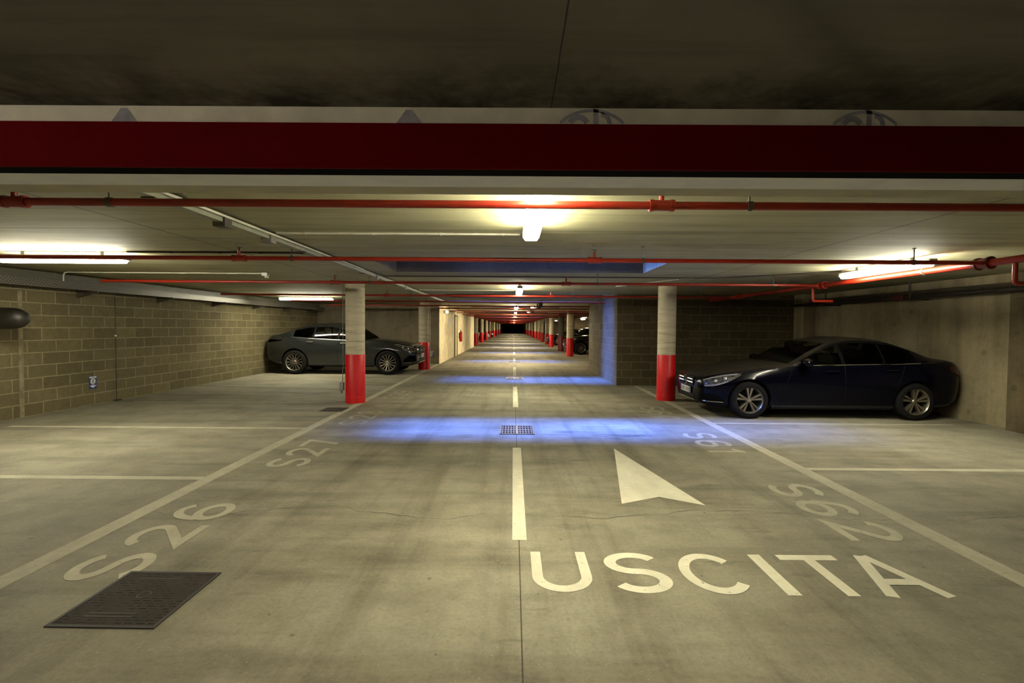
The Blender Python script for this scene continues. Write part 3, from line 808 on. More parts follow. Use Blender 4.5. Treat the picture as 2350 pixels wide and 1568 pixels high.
def bay_number(txt, label, x_base, y0, side, mat, pitch=(.37, .10), h=.46):
    t = thing('bay_number', label, 'road marking', (0, 0, 0), group='painted bay numbers')
    up = (-1,0,0) if side < 0 else (1,0,0); rt = (0,1,0) if side < 0 else (0,-1,0)
    y = y0
    for ch in txt:
        g = letter(ch, t, (x_base, y, 0), rt, up, h, 1.18, mat, .145, 'letter' if ch == 'S' else 'digit')
        y += (1 if side < 0 else -1)*(g+pitch[1])
    return t
bay_number('S26', 'painted floor number S26 left of the lane beside the big manhole cover', -2.33, 2.92, -1, M['line'])
bay_number('S27', 'painted floor number S27 left of the lane', -2.30, 5.34, -1, M['line'])
bay_number('S28', 'painted floor number S28 at left edge of the nearest blue light patch', -2.33, 7.68, -1, M['faint'])
bay_number('S29', 'faded floor number S29 right of near left pillar', -2.36, 10.45, -1, M['faint'])
bay_number('S62', 'painted floor number S62 right of the lane above the word USCITA', 2.49, 4.88, 1, M['line'])
bay_number('S61', 'painted floor number S61 right of the lane at edge of the blue light patch', 2.47, 7.25, 1, M['line'])
bay_number('S60', 'faded floor number S60 in front of near right pillar', 2.45, 9.62, 1, M['faint'])
# USCITA
t = thing('exit_lettering', 'large painted word USCITA on the floor, bottom right of the picture', 'road marking', (0,0,0))
for ch, x0, x1 in (('U', .128, .50), ('S', .607, .985), ('C', 1.075, 1.468), ('I', 1.610, 1.692), ('T', 1.80, 2.185), ('A', 2.18, 2.585)):
    w, _ = glyph(ch, .14)
    letter(ch, t, (x0, 2.838-.012*(x0-.14), 0), (1,0,0), (0,1,0), .515, (x1-x0)/(w*.515), M['white'], .14, 'letter')
b = bmesh.new(); b.faces.new([b.verts.new((x, y, ZP)) for x, y in ((1.301,6.274),(.965,4.292),(1.346,4.478),(1.694,4.265))])
tag(obj('direction_arrow', b, M['white']), 'white painted arrowhead on the floor above the word USCITA', 'road marking')

def quad(name, pts, mat, label, group=None, z=.0016):
    b = bmesh.new(); b.faces.new([b.verts.new((p[0], p[1], z)) for p in pts])
    o = obj(name, b, mat); tag(o, label, 'road marking', group); return o
dash_l = ['first white dash of the lane centre line, nearest the camera', 'second white dash of the lane centre line, beyond blue light patch', 'third white dash of the lane centre line']
ds = [(3.54, 6.28), (9.48, 12.74), (15.6, 19.0), (21.6, 24.7), (27.4, 30.6)]
yy = 33.4
while yy < 100: ds.append((yy, yy+3.2)); yy += 6
for k, (a, c) in enumerate(ds):
    l = dash_l[k] if k < 3 else 'distant white dash of the lane centre line'
    quad('lane_dash', ((.003,a),(.108,a),(.108,c),(.003,c)), M['white'] if k < 5 else M['line'], l, 'lane centre dashes' if k < 3 else 'distant lane centre dashes')
quad('edge_line', ((-3.13,2.0),(-2.98,2.0),(-3.03,20.2),(-3.15,20.2)), M['line'], 'long pale line along left edge of the lane')
quad('edge_line', ((3.08,2.0),(3.24,2.0),(3.33,13.1),(3.21,13.1)), M['line'], 'long pale line along right edge of the lane')
lb = [(4.93, 'pale line between left bays S26 and S27'), (7.38, 'pale line between left bays S27 and S28'), (9.83, 'pale line between left bays at near left pillar'), (12.6, 'pale line between left bays in front of the grey car'), (15.2, 'pale bay line just in front of the grey car')]
for yy, l in lb: quad('bay_line', ((-7.6,yy-.05),(-3.09,yy-.05),(-3.09,yy+.05),(-7.6,yy+.05)), M['line'] if yy < 8 else M['faint'], l, 'left bay lines', .0012)
for yy, l in ((5.42, 'pale line between right bays S62 and S61'), (8.02, 'pale line along near side of the dark saloon')):
    quad('bay_line', ((3.2,yy-.045),(7.2,yy-.045),(7.2,yy+.045),(3.2,yy+.045)), M['line'], l, 'right bay lines', .0012)
quad('direction_arrow', ((1.55,24.9),(.95,23.2),(1.4,23.5),(2.0,23.1)), M['line'], 'small distant white arrowhead far down the lane')

# ------------------------------------------------------------------ cars
def pchip(keys):
    xs = [k[0] for k in keys]; ys = [k[1] for k in keys]; n = len(xs)
    h = [xs[i+1]-xs[i] for i in range(n-1)]; d = [(ys[i+1]-ys[i])/h[i] for i in range(n-1)]
    m = [d[0]] + [0 if d[i-1]*d[i] <= 0 else 2*d[i-1]*d[i]/(d[i-1]+d[i]) for i in range(1, n-1)] + [d[-1]]
    def f(x):
        if x <= xs[0]: return ys[0]
        if x >= xs[-1]: return ys[-1]
        i = max(j for j in range(n-1) if xs[j] <= x)
        t = (x-xs[i])/h[i]; t2 = t*t; t3 = t2*t
        return (2*t3-3*t2+1)*ys[i]+(t3-2*t2+t)*h[i]*m[i]+(-2*t3+3*t2)*ys[i+1]+(t3-t2)*h[i]*m[i+1]
    return f

def make_wheel(car, x, side, r, y_out, spokes, mat, wd=.225):
    s = side
    Mx = T(x, s*(y_out-wd/2), r) @ Matrix.Rotation(-s*PI/2, 4, 'X')     # local z points outwards
    h = wd/2; rr = r*.70
    b = bmesh.new()
    lathe(b, [(rr,-h*.9),(r*.9,-h),(r*.975,-h*.82),(r,-h*.5),(r,h*.5),(r*.975,h*.82),(r*.9,h),(rr+.012,h*.96),(rr,h*.9),(rr*.985,0)], Mx, 40, close=True)
    w = obj('wheel', b, M['tyre'], car, True, 50)
    b = bmesh.new()
    lathe(b, [(rr*.999,-h*.8),(rr*.92,-h*.6),(rr*.90,h*.55),(rr*.955,h*.82),(rr,h*.93),(rr*1.0,h*.80)], Mx, 40, close=True)
    lathe(b, [(0,h*.72),(rr*.16,h*.70),(rr*.22,h*.56),(rr*.22,h*.2),(0,h*.2)], Mx, 24)
    for k, (a, sp) in enumerate(spokes):
        R_ = Mx @ Matrix.Rotation(a, 4, 'Z')
        w0, w1 = sp; z0, z1 = h*.60, h*.78
        pts = [(rr*.14, -w0), (rr*.93, -w1), (rr*.93, w1), (rr*.14, w0)]
        A = [b.verts.new(R_ @ Vector((p[0], p[1], z0 if i in (0, 3) else z1))) for i, p in enumerate(pts)]
        B = [b.verts.new(R_ @ Vector((p[0], p[1]*1.2, (z0 if i in (0, 3) else z1)-.045))) for i, p in enumerate(pts)]
        b.faces.new(A); b.faces.new(B)
        for i in range(4): b.faces.new((A[i], A[(i+1)%4], B[(i+1)%4], B[i]))
    obj('alloy_rim', b, mat, w, True, 30)
    b = bmesh.new(); cyl(b, rr*.9, -h*.3, -h*.2, Mx, 28); cyl(b, rr*.62, -h*.2, h*.0, Mx, 28)
    obj('brake_disc', b, M['trimblack'], w, True, 30)
    b = bmesh.new(); cyl(b, rr*.13, h*.70, h*.78, Mx, 16); obj('hub_cap', b, M['chrome'], w, True)
    return w

class Car: pass
def make_car(name, label, D, paint, group=None):
    car = thing(name, label, 'car', group=group)
    L = D['L']
    zs, zb, zt, wm, wb, zm = (pchip(D[k]) for k in ('zs','zb','zt','wm','wb','zm'))
    ws = lambda x: wm(x)*.93
    def sec(x):
        a = zs(x); B = zb(x); t = zt(x); m_ = wm(x); q = min(wb(x), m_-.004); zmid = zm(x); t = max(t, B+.004)
        return [(0,a),(ws(x)*.6,a),(ws(x)*.94,a),(ws(x),a+.05),((ws(x)+m_)/2+.004,(a+zmid)/2),(m_,zmid),(m_-.004,zmid+(B-zmid)*.35),(m_*.35+q*.65+.006,zmid+(B-zmid)*.78),(q,B),(q*.955,B+(t-B)*.42),(q*.78,B+(t-B)*.72),(q*.4,B+(t-B)*.95),(0,t)]
    def yat(x, z):
        s = sec(x)[3:10]
        for (y0,z0),(y1,z1) in zip(s, s[1:]):
            if z0 <= z <= z1 and z1 > z0: return y0+(y1-y0)*(z-z0)/(z1-z0)
        return s[0][0] if z < s[0][1] else s[-1][0]
    # --- lower body
    xs = sorted(set([0,.015,.04,.08,.13,.2,.28,.38] + [.5+i*(L-1.0)/44 for i in range(45)] + [L-.38,L-.28,L-.2,L-.12,L-.06,L-.025,L]))
    b = bmesh.new(); rows = []
    for x in xs:
        s = sec(x); full = [( y_, z_) for y_, z_ in s] + [(-y_, z_) for y_, z_ in reversed(s[1:-1])]
        rows.append([b.verts.new((x, p[0], p[1])) for p in full])
    n = len(rows[0]); xa, xc = D['cab']
    for (A, B, xA, xB) in zip(rows, rows[1:], xs, xs[1:]):
        for k in range(n):
            f = b.faces.new((A[k], A[(k+1)%n], B[(k+1)%n], B[k]))
            mid = (xA+xB)/2
            if xa+.02 < mid < xc-.02 and 9 <= k <= 14: f.material_index = 1     # closed under the cabin
            if k in (0, 1, 22, 23): f.material_index = 1
    b.faces.new(rows[0]); b.faces.new(rows[-1])
    body = obj('body', b, [paint, M['trimblack']], car)
    # --- wheel arches
    b = bmesh.new()
    for xw in D['wx']:
        for s in (-1, 1):
            bb = bmesh.new(); cyl(bb, D['arch'], 0, .6, T(xw, s*.62, D['r']+.012) @ Matrix.Rotation(-s*PI/2, 4, 'X'), 48, 1)
            me_ = bpy.data.meshes.new('tmp'); bmesh.ops.recalc_face_normals(bb, faces=bb.faces[:]); bb.to_mesh(me_); bb.free(); b.from_mesh(me_); bpy.data.meshes.remove(me_)
    cut = obj('cutter', b, [paint, M['trimblack']])
    md = body.modifiers.new('arch', 'BOOLEAN'); md.object = cut; md.operation = 'DIFFERENCE'; md.solver = 'EXACT'
    dg = bpy.context.evaluated_depsgraph_get(); dg.update()
    me = bpy.data.meshes.new_from_object(body.evaluated_get(dg)); body.modifiers.clear(); body.data = me
    cm = cut.data; bpy.data.objects.remove(cut); bpy.data.meshes.remove(cm)
    # --- cabin: frame panels and glass share one surface
    E, Cc, B_ = ([pchip([(i, p[a]) for i, p in enumerate(D[k])]) for a in range(3)] for k in ('E', 'C', 'B'))
    nu = len(D['E'])-1
    ev = lambda F, u: Vector((F[0](u), F[1](u), F[2](u)))
    def top(u, s):
        e = ev(E, u); c = ev(Cc, u); a = abs(s)
        return Vector((c.x+(e.x-c.x)*a**2, e.y*s, c.z+(e.z-c.z)*a**2.4))
    def side(u, t, sg):
        e = ev(E, u); q = ev(B_, u)
        p = q+(e-q)*t; return Vector((p.x, sg*(p.y+.02*math.sin(PI*t)*min(1, (e.z-q.z)/.3)), p.z))
    def grid(us, vs, fn, cls):
        out = {}
        for a, b2 in zip(us, us[1:]):
            for c, d in zip(vs, vs[1:]):
                out.setdefault(cls((a+b2)/2, (c+d)/2), []).append([fn(a,c), fn(b2,c), fn(b2,d), fn(a,d)])
        return out
    def mk(quads):
        bm = bmesh.new()
        for q in quads:
            try: bm.faces.new([bm.verts.new(p) for p in q])
            except ValueError: pass
        bmesh.ops.remove_doubles(bm, verts=bm.verts[:], dist=.0004)
        bmesh.ops.dissolve_degenerate(bm, edges=bm.edges[:], dist=.0003)
        return bm
    us = sorted(set([i*nu/42 for i in range(43)] + list(D['ws']) + list(D['rw'])))
    sv = D['sv']
    vs = [-1,-sv,-.6,-.3,0,.3,.6,sv,1]
    g = grid(us, vs, top, lambda u, v: 'w' if D['ws'][0] < u < D['ws'][1] and abs(v) < sv else 'r' if D['rw'][0] < u < D['rw'][1] and abs(v) < sv else 'f')
    frame = g['f']
    us2 = sorted(set([i*nu/48 for i in range(49)] + [x for w in D['win'] for x in w]))
    ts = [0,.05,.3,.55,.8,D['wt'],1]
    wins = {}; pill = []
    for sg in (-1, 1):
        g2 = grid(us2, ts, lambda u, v: side(u, v, sg), lambda u, v: next((i for i, (a, c) in enumerate(D['win']) if a < u < c and .05 < v < D['wt']), 'p' if D['win'][0][0] < u < D['win'][-1][1] else 'f'))
        pill += g2.get('p', [])
        frame += g2['f']
        for i in range(len(D['win'])): wins[(sg, i)] = g2.get(i, [])
    bm = mk(frame)
    cab = obj('cabin_frame', bm, paint, car, True, 50)
    
    for q in (1, -1): obj('window_surround', mk([f for f in pill if f[0].y*q > 0]), M['gblack'], car, True, 60)
    obj('windscreen', mk(g['w']), M['glass'], car, True, 60)
    obj('rear_window', mk(g['r']), M['dglass'], car, True, 60)
    for (sg, i), q in wins.items():
        if q: obj('side_window', mk(q), M['glass'] if i == 0 and not D.get('dark') else M['dglass'], car, True, 60)
    for p in body.data.polygons: p.use_smooth = True
    body.data.set_sharp_from_angle(angle=math.radians(28))
    # --- chrome line under the windows, seams, handles
    for sg in (-1, 1):
        b = bmesh.new(); tube(b, [side(D['trim'][0]+(D['trim'][1]-D['trim'][0])*i/24, .03, sg)+Vector((0, sg*.006, 0)) for i in range(25)], .009, 6)
        obj('window_trim', b, M['chrome'], car, True)
        for x0, z0, x1, z1 in D['seams']:
            b = bmesh.new(); pts = []
            for i in range(13):
                t = i/12; x = x0+(x1-x0)*t; z = z0+(z1-z0)*t
                pts.append((x, sg*(yat(x, z)-.0015), z))
            tube(b, pts, .0035, 6); obj('door_seam', b, M['trimblack'], car)
        for x, z in D['handles']:
            b = bmesh.new(); y = yat(x, z)
            tube(b, [(x-.11, sg*(y-.004), z), (x-.09, sg*(y+.03), z+.004), (x+.07, sg*(y+.032), z+.006), (x+.1, sg*(y-.004), z+.006)], .014, 8); obj('door_handle', b, D.get('hmat') or paint, car, True)
        # mirror
        mx, mz, my = D['mirror']; b = bmesh.new()
        Mm = T(mx, sg*my, mz) @ Matrix.Rotation(sg*.25, 4, 'Z')
        v0 = len(b.verts); bmesh.ops.create_uvsphere(b, u_segments=16, v_segments=10, radius=1, matrix=Mm @ Matrix.Diagonal((.095,.135,.08,1)))
        tube(b, [(mx+.02, sg*(my-.2), mz-.09), (mx+.01, sg*(my-.08), mz-.03)], .028, 8)
        wmir = obj('side_mirror', b, paint, car, True)
        b = bmesh.new(); tube(b, [Mm @ Vector((-.075+.01*abs(k), .11*k/3, .012-.004*k)) for k in range(-3, 4)], .006, 6); obj('indicator_strip', b, M['chrome'], wmir)
        # lamps
        def patch(nm, x0, x1, lo, hi, off, mat, parent=car, nx=16, nz=4, bulge=0):
            flo, fhi = pchip(lo), pchip(hi); bm = bmesh.new(); G = []
            for i in range(nx+1):
                x = x0+(x1-x0)*(i/nx)**1.4; z0 = flo(x); z1 = max(fhi(x), z0+.002)
                G.append([bm.verts.new((x, sg*(yat(x, z0+(z1-z0)*j/nz)+off+bulge*math.sin(PI*j/nz)*math.sin(PI*i/nx)), z0+(z1-z0)*j/nz)) for j in range(nz+1)])
            for A, B2 in zip(G, G[1:]):
                for j in range(nz): bm.faces.new((A[j], A[j+1], B2[j+1], B2[j]))
            # back rim so the patch is a shell
            bmesh.ops.solidify(bm, geom=bm.faces[:], thickness=.012)
            return obj(nm, bm, mat, parent, True, 40)
        x0, x1, lo, hi = D['head']
        hl = patch('headlight', x0, x1, lo, hi, .006, M['hbowl'])
        sh = lambda k, a: [(x, z) for x, z in k]
        flo, fhi = pchip(lo), pchip(hi)
        def strip(fr, x0, x1, nm, mat, rr):
            bm = bmesh.new(); pts = []
            for i in range(11):
                x = x0+(x1-x0)*(i/10)**1.3; z = flo(x)+(fhi(x)-flo(x))*fr
                pts.append((x, sg*(yat(x, z)+.014), z))
            tube(bm, pts, rr, 6); obj(nm, bm, mat, hl, True)
        strip(.92, x0+.01, x1-.06, 'upper_bezel', M['lens'], .012)
        strip(.12, x0+.01, x0+(x1-x0)*.6, 'lower_bezel', M['lens'], .012)
        strip(.5, x0+(x1-x0)*.12, x0+(x1-x0)*.45, 'led_strip', M['chrome'], .010)
        for fx in (.30, .55):
            x = x0+(x1-x0)*fx; z = flo(x)*.5+fhi(x)*.5; y = yat(x, z)
            bm = bmesh.new(); bmesh.ops.create_uvsphere(bm, u_segments=14, v_segments=8, radius=.034, matrix=T(x, sg*(y-.002), z)); obj('projector', bm, M['lens'], hl, True)
        x0, x1, lo, hi = D['taill']; patch('tail_light', x0, x1, lo, hi, .006, M['tail'])
        if 'vent' in D:
            x0, x1, lo, hi = D['vent']; patch('bumper_vent', x0, x1, lo, hi, .004, M['trimblack'])
            bm = bmesh.new(); fl2 = pchip(lo); tube(bm, [(x0+(x1-x0)*i/10, sg*(yat(x0+(x1-x0)*i/10, fl2(x0+(x1-x0)*i/10)-.01)+.01), fl2(x0+(x1-x0)*i/10)-.01) for i in range(11)], .009, 6); obj('bumper_trim', bm, M['chrome'], car, True)
        # sill
        b = bmesh.new(); xa_, xb_ = D['wx'][0]+D['arch']+.02, D['wx'][1]-D['arch']-.02
        tube(b, [(xa_+(xb_-xa_)*i/8, sg*(ws(xa_)-.03), zs(xa_+(xb_-xa_)*i/8)+.02) for i in range(9)], .04, 8); obj('sill', b, M['trimblack'], car, True)
    # --- front end
    gw, gz0, gz1 = D['grille']
    gx = -.012
    b = bmesh.new()
    pts = [(-gw*.86, gz0), (gw*.86, gz0), (gw, (gz0+gz1)/2), (gw*.95, gz1), (-gw*.95, gz1), (-gw, (gz0+gz1)/2)]
    MX = T(gx, 0, 0) @ Matrix(((0,0,1,0),(1,0,0,0),(0,1,0,0),(0,0,0,1)))          # local xy -> yz, local z -> x
    prism(b, pts, .06, MX); gr = obj('grille', b, M['trimblack'], car)
    for fz in D['bars']:
        z = gz0+(gz1-gz0)*fz
        for s in (-1, 1):
            b = bmesh.new(); bbx(b, gx-.016, gx+.004, min(s*.075, s*gw*.93), max(s*.075, s*gw*.93), z-.011, z+.011, .004); obj('grille_bar', b, M['chrome'], gr)
    b = bmesh.new(); zc_ = (gz0+gz1)/2; Me = T(gx-.012, 0, zc_) @ Matrix.Rotation(-PI/2, 4, 'Y')
    R_ = D['star']
    lathe(b, [(R_*.86,-.008),(R_,-.004),(R_,.012),(R_*.86,.016)], Me, 32, close=True)
    for k in range(3):
        a = 2*PI*k/3
        prism(b, [(0, -R_*.14), (R_*.92, 0), (0, R_*.14)], .014, Me @ Matrix.Rotation(a, 4, 'Z'))
    obj('star_emblem', b, M['chrome'], gr, True, 30)
    # lower intake, plate
    iw, iz0, iz1 = D['intake']
    b = bmesh.new(); bbx(b, -.008, .05, -iw, iw, iz0, iz1, .005); obj('lower_intake', b, M['trimblack'], car)
    b = bmesh.new(); bbx(b, -.012, .02, -iw*1.02, iw*1.02, iz0-.03, iz0-.012, .004); obj('bumper_trim', b, M['chrome'], car)
    pz = D['plate']
    b = bmesh.new(); bbx(b, -.036, -.02, -.26, .26, pz-.057, pz+.057, .004); bx(b, -.022, 0, -.2, .2, pz-.04, pz+.04); pl = obj('number_plate', b, M['plate'], car)
    b = bmesh.new()
    for s in (-1, 1): bx(b, -.0375, -.036, min(s*.215, s*.257), max(s*.215, s*.257), pz-.054, pz+.054)
    obj('blue_band', b, M['plateblue'], pl)
    b = bmesh.new()
    for k in range(7): bx(b, -.0375, -.036, -.19+.055*k, -.155+.055*k, pz-.035, pz+.035) if k != 3 else None
    obj('worn_characters', b, M['platetxt'], pl)
    # wheels
    for xw in D['wx']:
        for s in (-1, 1):
            make_wheel(car, xw, s, D['r'], D['track'], D['spokes'], D['rim'])
    # interior
    for x, w in D['seats']:
        for s in (-1, 1):
            b = bmesh.new(); z0 = zb(x)
            bbx(b, x, x+.12, s*.38-.23, s*.38+.23, z0-.05, z0+D['sh'], .04, 3); st = obj('seat', b, M['seat'], car, True)
            b = bmesh.new(); bbx(b, x+.03, x+.13, s*.38-.13, s*.38+.13, z0+D['sh']+.03, z0+D['sh']+.19, .04, 3)
            for q in (-.05, .05): cyl(b, .008, z0+D['sh']-.02, z0+D['sh']+.06, T(x+.08, s*.38+q, 0), 8)
            obj('headrest', b, M['seat'], st, True)
    x = D['dash']; b = bmesh.new(); bbx(b, x, x+.32, -.62, .62, zb(x)-.05, zb(x)+.045, .03, 3); da = obj('dashboard', b, M['dash'], car, True)
    b = bmesh.new(); sy = D.get('drive', -1)*.38
    Mw = T(x+.42, sy, zb(x)+.02) @ Matrix.Rotation(-1.15, 4, 'Y')
    lathe(b, [(.17+.014*math.cos(2*PI*k/8), .014*math.sin(2*PI*k/8)) for k in range(8)], Mw, 24, close=True); cyl(b, .05, -.02, .02, Mw, 12)
    for k in range(3): prism(b, [(0,-.015),(.17,-.012),(.17,.012),(0,.015)], .012, Mw @ Matrix.Rotation(PI/2+2*PI*k/3, 4, 'Z'))
    obj('steering_wheel', b, M['dash'], car, True)
    return car

D1 = dict(L=4.686, r=.325, arch=.365, wx=(.80, 3.64), track=.885,
    zs=[(0,.30),(.06,.23),(.25,.19),(.9,.19),(3.7,.20),(4.3,.24),(4.6,.33),(4.686,.42)],
    zb=[(0,.60),(.08,.665),(.3,.73),(.8,.825),(1.3,.895),(1.55,.925),(2.4,.945),(3.3,.965),(3.9,.99),(4.4,.985),(4.62,.94),(4.686,.82)],
    zt=[(0,.66),(.05,.725),(.15,.775),(.4,.835),(.8,.90),(1.2,.95),(1.35,.965),(1.7,.955),(2.4,.955),(3.3,.975),(3.85,1.03),(4.05,1.072),(4.4,1.06),(4.6,1.03),(4.686,.92)],
    wm=[(0,.60),(.03,.68),(.10,.76),(.25,.835),(.5,.885),(.9,.905),(2.3,.905),(3.6,.905),(4.2,.88),(4.45,.83),(4.6,.75),(4.686,.62)],
    wb=[(0,.56),(.05,.63),(.15,.70),(.4,.78),(.8,.83),(1.3,.845),(2.4,.85),(3.4,.845),(4.0,.80),(4.4,.75),(4.6,.67),(4.686,.52)],
    zm=[(0,.50),(.3,.55),(.8,.62),(2.4,.62),(3.8,.66),(4.686,.62)],
    cab=(1.5, 3.95),
    E=[(1.52,.80,.925),(1.95,.725,1.165),(2.33,.645,1.32),(2.75,.60,1.375),(3.2,.595,1.35),(3.6,.635,1.235),(3.95,.69,1.085),(4.12,.715,1.015)],
    C=[(1.28,0,.955),(1.66,0,1.19),(2.08,0,1.375),(2.62,0,1.438),(3.2,0,1.41),(3.62,0,1.29),(3.95,0,1.145),(4.1,0,1.075)],
    B=[(1.52,.80,.925),(1.98,.84,.937),(2.36,.85,.943),(2.78,.852,.952),(3.22,.848,.962),(3.62,.83,.98),(3.97,.79,.99),(4.12,.72,1.01)],
    ws=(.12, 1.88), rw=(4.35, 6.6), sv=.90, win=[(.42, 2.05), (2.2, 3.72), (3.80, 5.15)], wt=.90, trim=(.15, 5.3),
    seams=[(1.52,.90,1.30,.33),(2.42,.945,2.42,.26),(3.45,.96,3.30,.62)], handles=((2.22,.835),(3.22,.855)), mirror=(1.72,.985,.955),
    head=(.06,.66,[(.06,.545),(.2,.565),(.42,.64),(.66,.765)],[(.06,.665),(.2,.715),(.42,.765),(.66,.79)]),
    taill=(4.30,4.67,[(4.30,.86),(4.5,.79),(4.67,.72)],[(4.30,.93),(4.5,.96),(4.67,.84)]),
    vent=(.05,.36,[(.05,.30),(.36,.29)],[(.05,.42),(.2,.42),(.36,.33)]),
    grille=(.40,.515,.685), bars=(.34,.68), star=.088, intake=(.42,.29,.37), plate=.43,
    spokes=[(.3+2*PI*k/5+d, (.010,.020)) for k in range(5) for d in (-.19,.19)], rim=M['alloy'],
    seats=((2.32,1),(3.2,1)), sh=.16, dash=1.62, drive=-1)
M['privacy'] = M['dglass']
for q in ('zs','zb','zt','wm','wb','zm'): D1[q] = [(x if x < 4 else 4+(x-4)*.77, v) for x, v in D1[q]]
D1['L'] = 4+.686*.77
D1['taill'] = (4.23, 4.515, [(4.23,.86),(4.385,.79),(4.515,.72)], [(4.23,.93),(4.385,.96),(4.515,.84)])
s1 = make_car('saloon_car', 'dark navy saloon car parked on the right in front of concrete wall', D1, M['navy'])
k = 2.80/2.84
# front wheel tyre contact and rear wheel tyre contact measured from the photograph's floor
s1.scale = (k, k, k); s1.rotation_euler[2] = -.020
s1.location = (4.08-.80*k, 8.42+.885*k, 0)

D2 = dict(L=4.73, r=.372, arch=.415, wx=(.88, 3.753), track=.945,
    zs=[(0,.42),(.06,.33),(.25,.27),(.9,.26),(3.8,.27),(4.3,.33),(4.6,.42),(4.73,.52)],
    zb=[(0,.74),(.08,.80),(.3,.87),(.8,.965),(1.3,1.01),(1.6,1.03),(2.4,1.055),(3.3,1.10),(3.9,1.16),(4.4,1.17),(4.64,1.10),(4.73,.98)],
    zt=[(0,.80),(.05,.88),(.15,.93),(.4,.99),(.8,1.05),(1.2,1.09),(1.4,1.10),(1.8,1.06),(2.4,1.065),(3.3,1.11),(3.9,1.18),(4.3,1.24),(4.55,1.225),(4.66,1.17),(4.73,1.05)],
    wm=[(0,.62),(.03,.71),(.10,.80),(.25,.88),(.5,.93),(.9,.948),(2.3,.94),(3.7,.948),(4.2,.92),(4.5,.87),(4.65,.79),(4.73,.66)],
    wb=[(0,.58),(.05,.66),(.15,.74),(.4,.82),(.8,.87),(1.3,.885),(2.4,.89),(3.4,.885),(4.0,.84),(4.4,.78),(4.62,.70),(4.73,.56)],
    zm=[(0,.62),(.3,.68),(.8,.76),(2.4,.76),(3.8,.80),(4.73,.76)],
    cab=(1.5, 4.1),
    E=[(1.62,.84,1.03),(2.0,.77,1.27),(2.34,.70,1.455),(2.75,.66,1.52),(3.2,.655,1.505),(3.65,.685,1.41),(4.1,.72,1.27),(4.4,.735,1.19)],
    C=[(1.36,0,1.085),(1.72,0,1.33),(2.10,0,1.52),(2.62,0,1.60),(3.2,0,1.58),(3.68,0,1.48),(4.12,0,1.34),(4.38,0,1.245)],
    B=[(1.62,.84,1.03),(2.02,.88,1.045),(2.36,.89,1.052),(2.78,.892,1.07),(3.22,.888,1.09),(3.67,.87,1.13),(4.12,.81,1.165),(4.4,.74,1.175)],
    ws=(.12, 1.88), rw=(4.5, 6.7), sv=.90, win=[(.42, 2.05), (2.2, 3.85), (3.95, 5.3)], wt=.88, trim=(.15, 5.4),
    seams=[(1.62,1.0,1.40,.42),(2.42,1.05,2.42,.36),(3.45,1.10,3.28,.75)], handles=((2.24,.965),(3.28,.995)), mirror=(1.80,1.10,1.0),
    head=(.06,.70,[(.06,.69),(.2,.72),(.45,.81),(.70,.92)],[(.06,.81),(.2,.865),(.45,.915),(.70,.945)]),
    taill=(4.15,4.71,[(4.15,1.04),(4.5,.99),(4.71,.97)],[(4.15,1.06),(4.5,1.07),(4.71,1.04)]),
    vent=(.05,.40,[(.05,.40),(.40,.38)],[(.05,.58),(.2,.60),(.40,.46)]),
    grille=(.42,.63,.85), bars=(.5,), star=.10, intake=(.5,.38,.50), plate=.56,
    spokes=[(2*PI*k/14, (.008,.011)) for k in range(14)], rim=M['alloydark'], hmat=M['chrome'], dark=1,
    seats=((2.45,1),(3.3,1)), sh=.12, dash=1.75, drive=-1)
s2 = make_car('suv_coupe_car', 'graphite grey coupe SUV parked on the left behind near left pillar', D2, M['grey'])
k = 1.035
s2.scale = (k, k, k); s2.rotation_euler[2] = PI
s2.location = (-4.0+.88*k, 15.62+.945*k, 0)

# distant cars: copies with paint of their own
def recolour(o, src, dst):
    for c in [o]+list(o.children_recursive):
        for i, sl in enumerate(c.material_slots):
            if sl.material == src: sl.link = 'OBJECT'; sl.material = dst
def far_car(src, name, label, x, y, rz, sc, paint, srcpaint, group=None):
    c = copy_tree(src); c.name = name; c['label'] = label; c.location = (x, y, 0); c.rotation_euler = (0, 0, rz); c.scale = (sc,)*3
    recolour(c, srcpaint, paint)
    return c
far_car(s2, 'suv_coupe_car', 'black car nose-out behind the bright red-based pillar past the block room', 3.0, 29.1, 0, 1.0, M['blackcar'], M['grey'])
far_car(s2, 'suv_coupe_car', 'dark car parked in the right bays behind the shadowed pillar', 3.25, 36.4, 0, 1.0, M['blackcar'], M['grey'])
far_car(s1, 'saloon_car', 'small blue car far down the right bays', 2.95, 43.3, 0, 1.0, M['bluecar'], M['navy'])
far_car(s1, 'saloon_car', 'tiny maroon car beside the small blue car in far right bays', 3.1, 46.1, 0, 1.0, M['redcar'], M['navy'])
far_car(s1, 'saloon_car', 'tiny white car far down the left bays', -2.85, 58.5, PI, 1.0, M['whitecar'], M['navy'])
far_car(s1, 'saloon_car', 'tiny black car beyond the white car in far left bays', -2.7, 66.5, PI, 1.0, M['blackcar'], M['navy'])

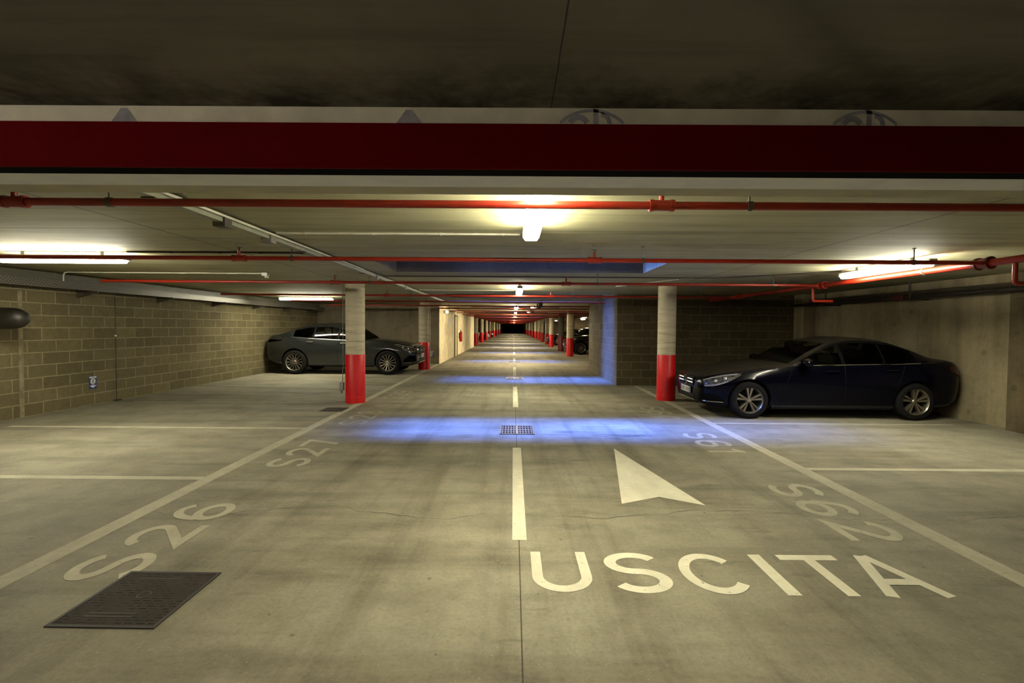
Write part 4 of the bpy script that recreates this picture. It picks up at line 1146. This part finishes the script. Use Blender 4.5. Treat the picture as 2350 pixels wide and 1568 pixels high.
# ------------------------------------------------------------------ daylight down the shafts
for k, (a, c) in enumerate(OPEN):
    x1 = OXR(a)
    for tilt, pw in ((.5, .35), (0, .8), (-.5, .7), (-.85, .8)):
        if k > 1 and tilt == -.85: continue
        ld = bpy.data.lights.new('shaft_daylight', 'AREA'); ld.shape = 'RECTANGLE'
        ld.size = x1-OX0-.1; ld.size_y = c-a-.1; ld.spread = math.radians(22)
        ld.color = (.09,.21,1.0); ld.energy = (100, 76, 55, 45, 35, 25, 20)[k]*pw
        lo = bpy.data.objects.new('shaft_daylight', ld); COL.objects.link(lo)
        lo.location = ((OX0+x1)/2, (a+c)/2, 4.15); lo.rotation_euler = (0, tilt, 0)

# unseen tube added behind the camera to light the beam and near ceiling
c = copy_tree(L2); c.location = (-4.6, -2.2, 2.338); c['label'] = 'added unseen tube light behind the camera'; c['group'] = 'added lights behind the camera'
recolour(c, M['tube'], emit('fill_tube', (1,.90,.76), 185))

for q in ('bay', 'emer'): M[q].cycles.emission_sampling = 'NONE'
w = bpy.data.worlds.new('night'); scn.world = w; w.use_nodes = True
w.node_tree.nodes['Background'].inputs[0].default_value = (.01,.012,.03,1); w.node_tree.nodes['Background'].inputs[1].default_value = .2

# ------------------------------------------------------------------ camera and look
cd = bpy.data.cameras.new('camera'); cam = bpy.data.objects.new('camera', cd); COL.objects.link(cam)
cd.sensor_width = 36; cd.lens = 36*1130/2350; cd.clip_start = .02; cd.clip_end = 400
p_, y_, r_ = .0293, .0025, .0068
f0 = Vector((-math.sin(y_), math.cos(y_), 0)); r0 = Vector((math.cos(y_), math.sin(y_), 0)); u0 = Vector((0,0,1))
f = f0*math.cos(p_)-u0*math.sin(p_); u = u0*math.cos(p_)+f0*math.sin(p_)
rt = r0*math.cos(r_)+u*math.sin(r_); up = u*math.cos(r_)-r0*math.sin(r_)
cam.matrix_world = Matrix(((rt.x, up.x, -f.x, 0), (rt.y, up.y, -f.y, 0), (rt.z, up.z, -f.z, 1.55), (0,0,0,1)))
scn.camera = cam
scn.view_settings.view_transform = 'Standard'; scn.view_settings.look = 'None'; scn.view_settings.exposure = .14; scn.view_settings.gamma = 1
scn.cycles.use_denoising = True
scn.cycles.max_bounces = 5; scn.cycles.diffuse_bounces = 3; scn.cycles.use_adaptive_sampling = True; scn.cycles.adaptive_threshold = .08; scn.cycles.adaptive_min_samples = 18; scn.cycles.use_light_tree = False; scn.cycles.glossy_bounces = 3; scn.cycles.transmission_bounces = 6
scn.cycles.caustics_reflective = False; scn.cycles.caustics_refractive = False
scn.cycles.sample_clamp_indirect = 6
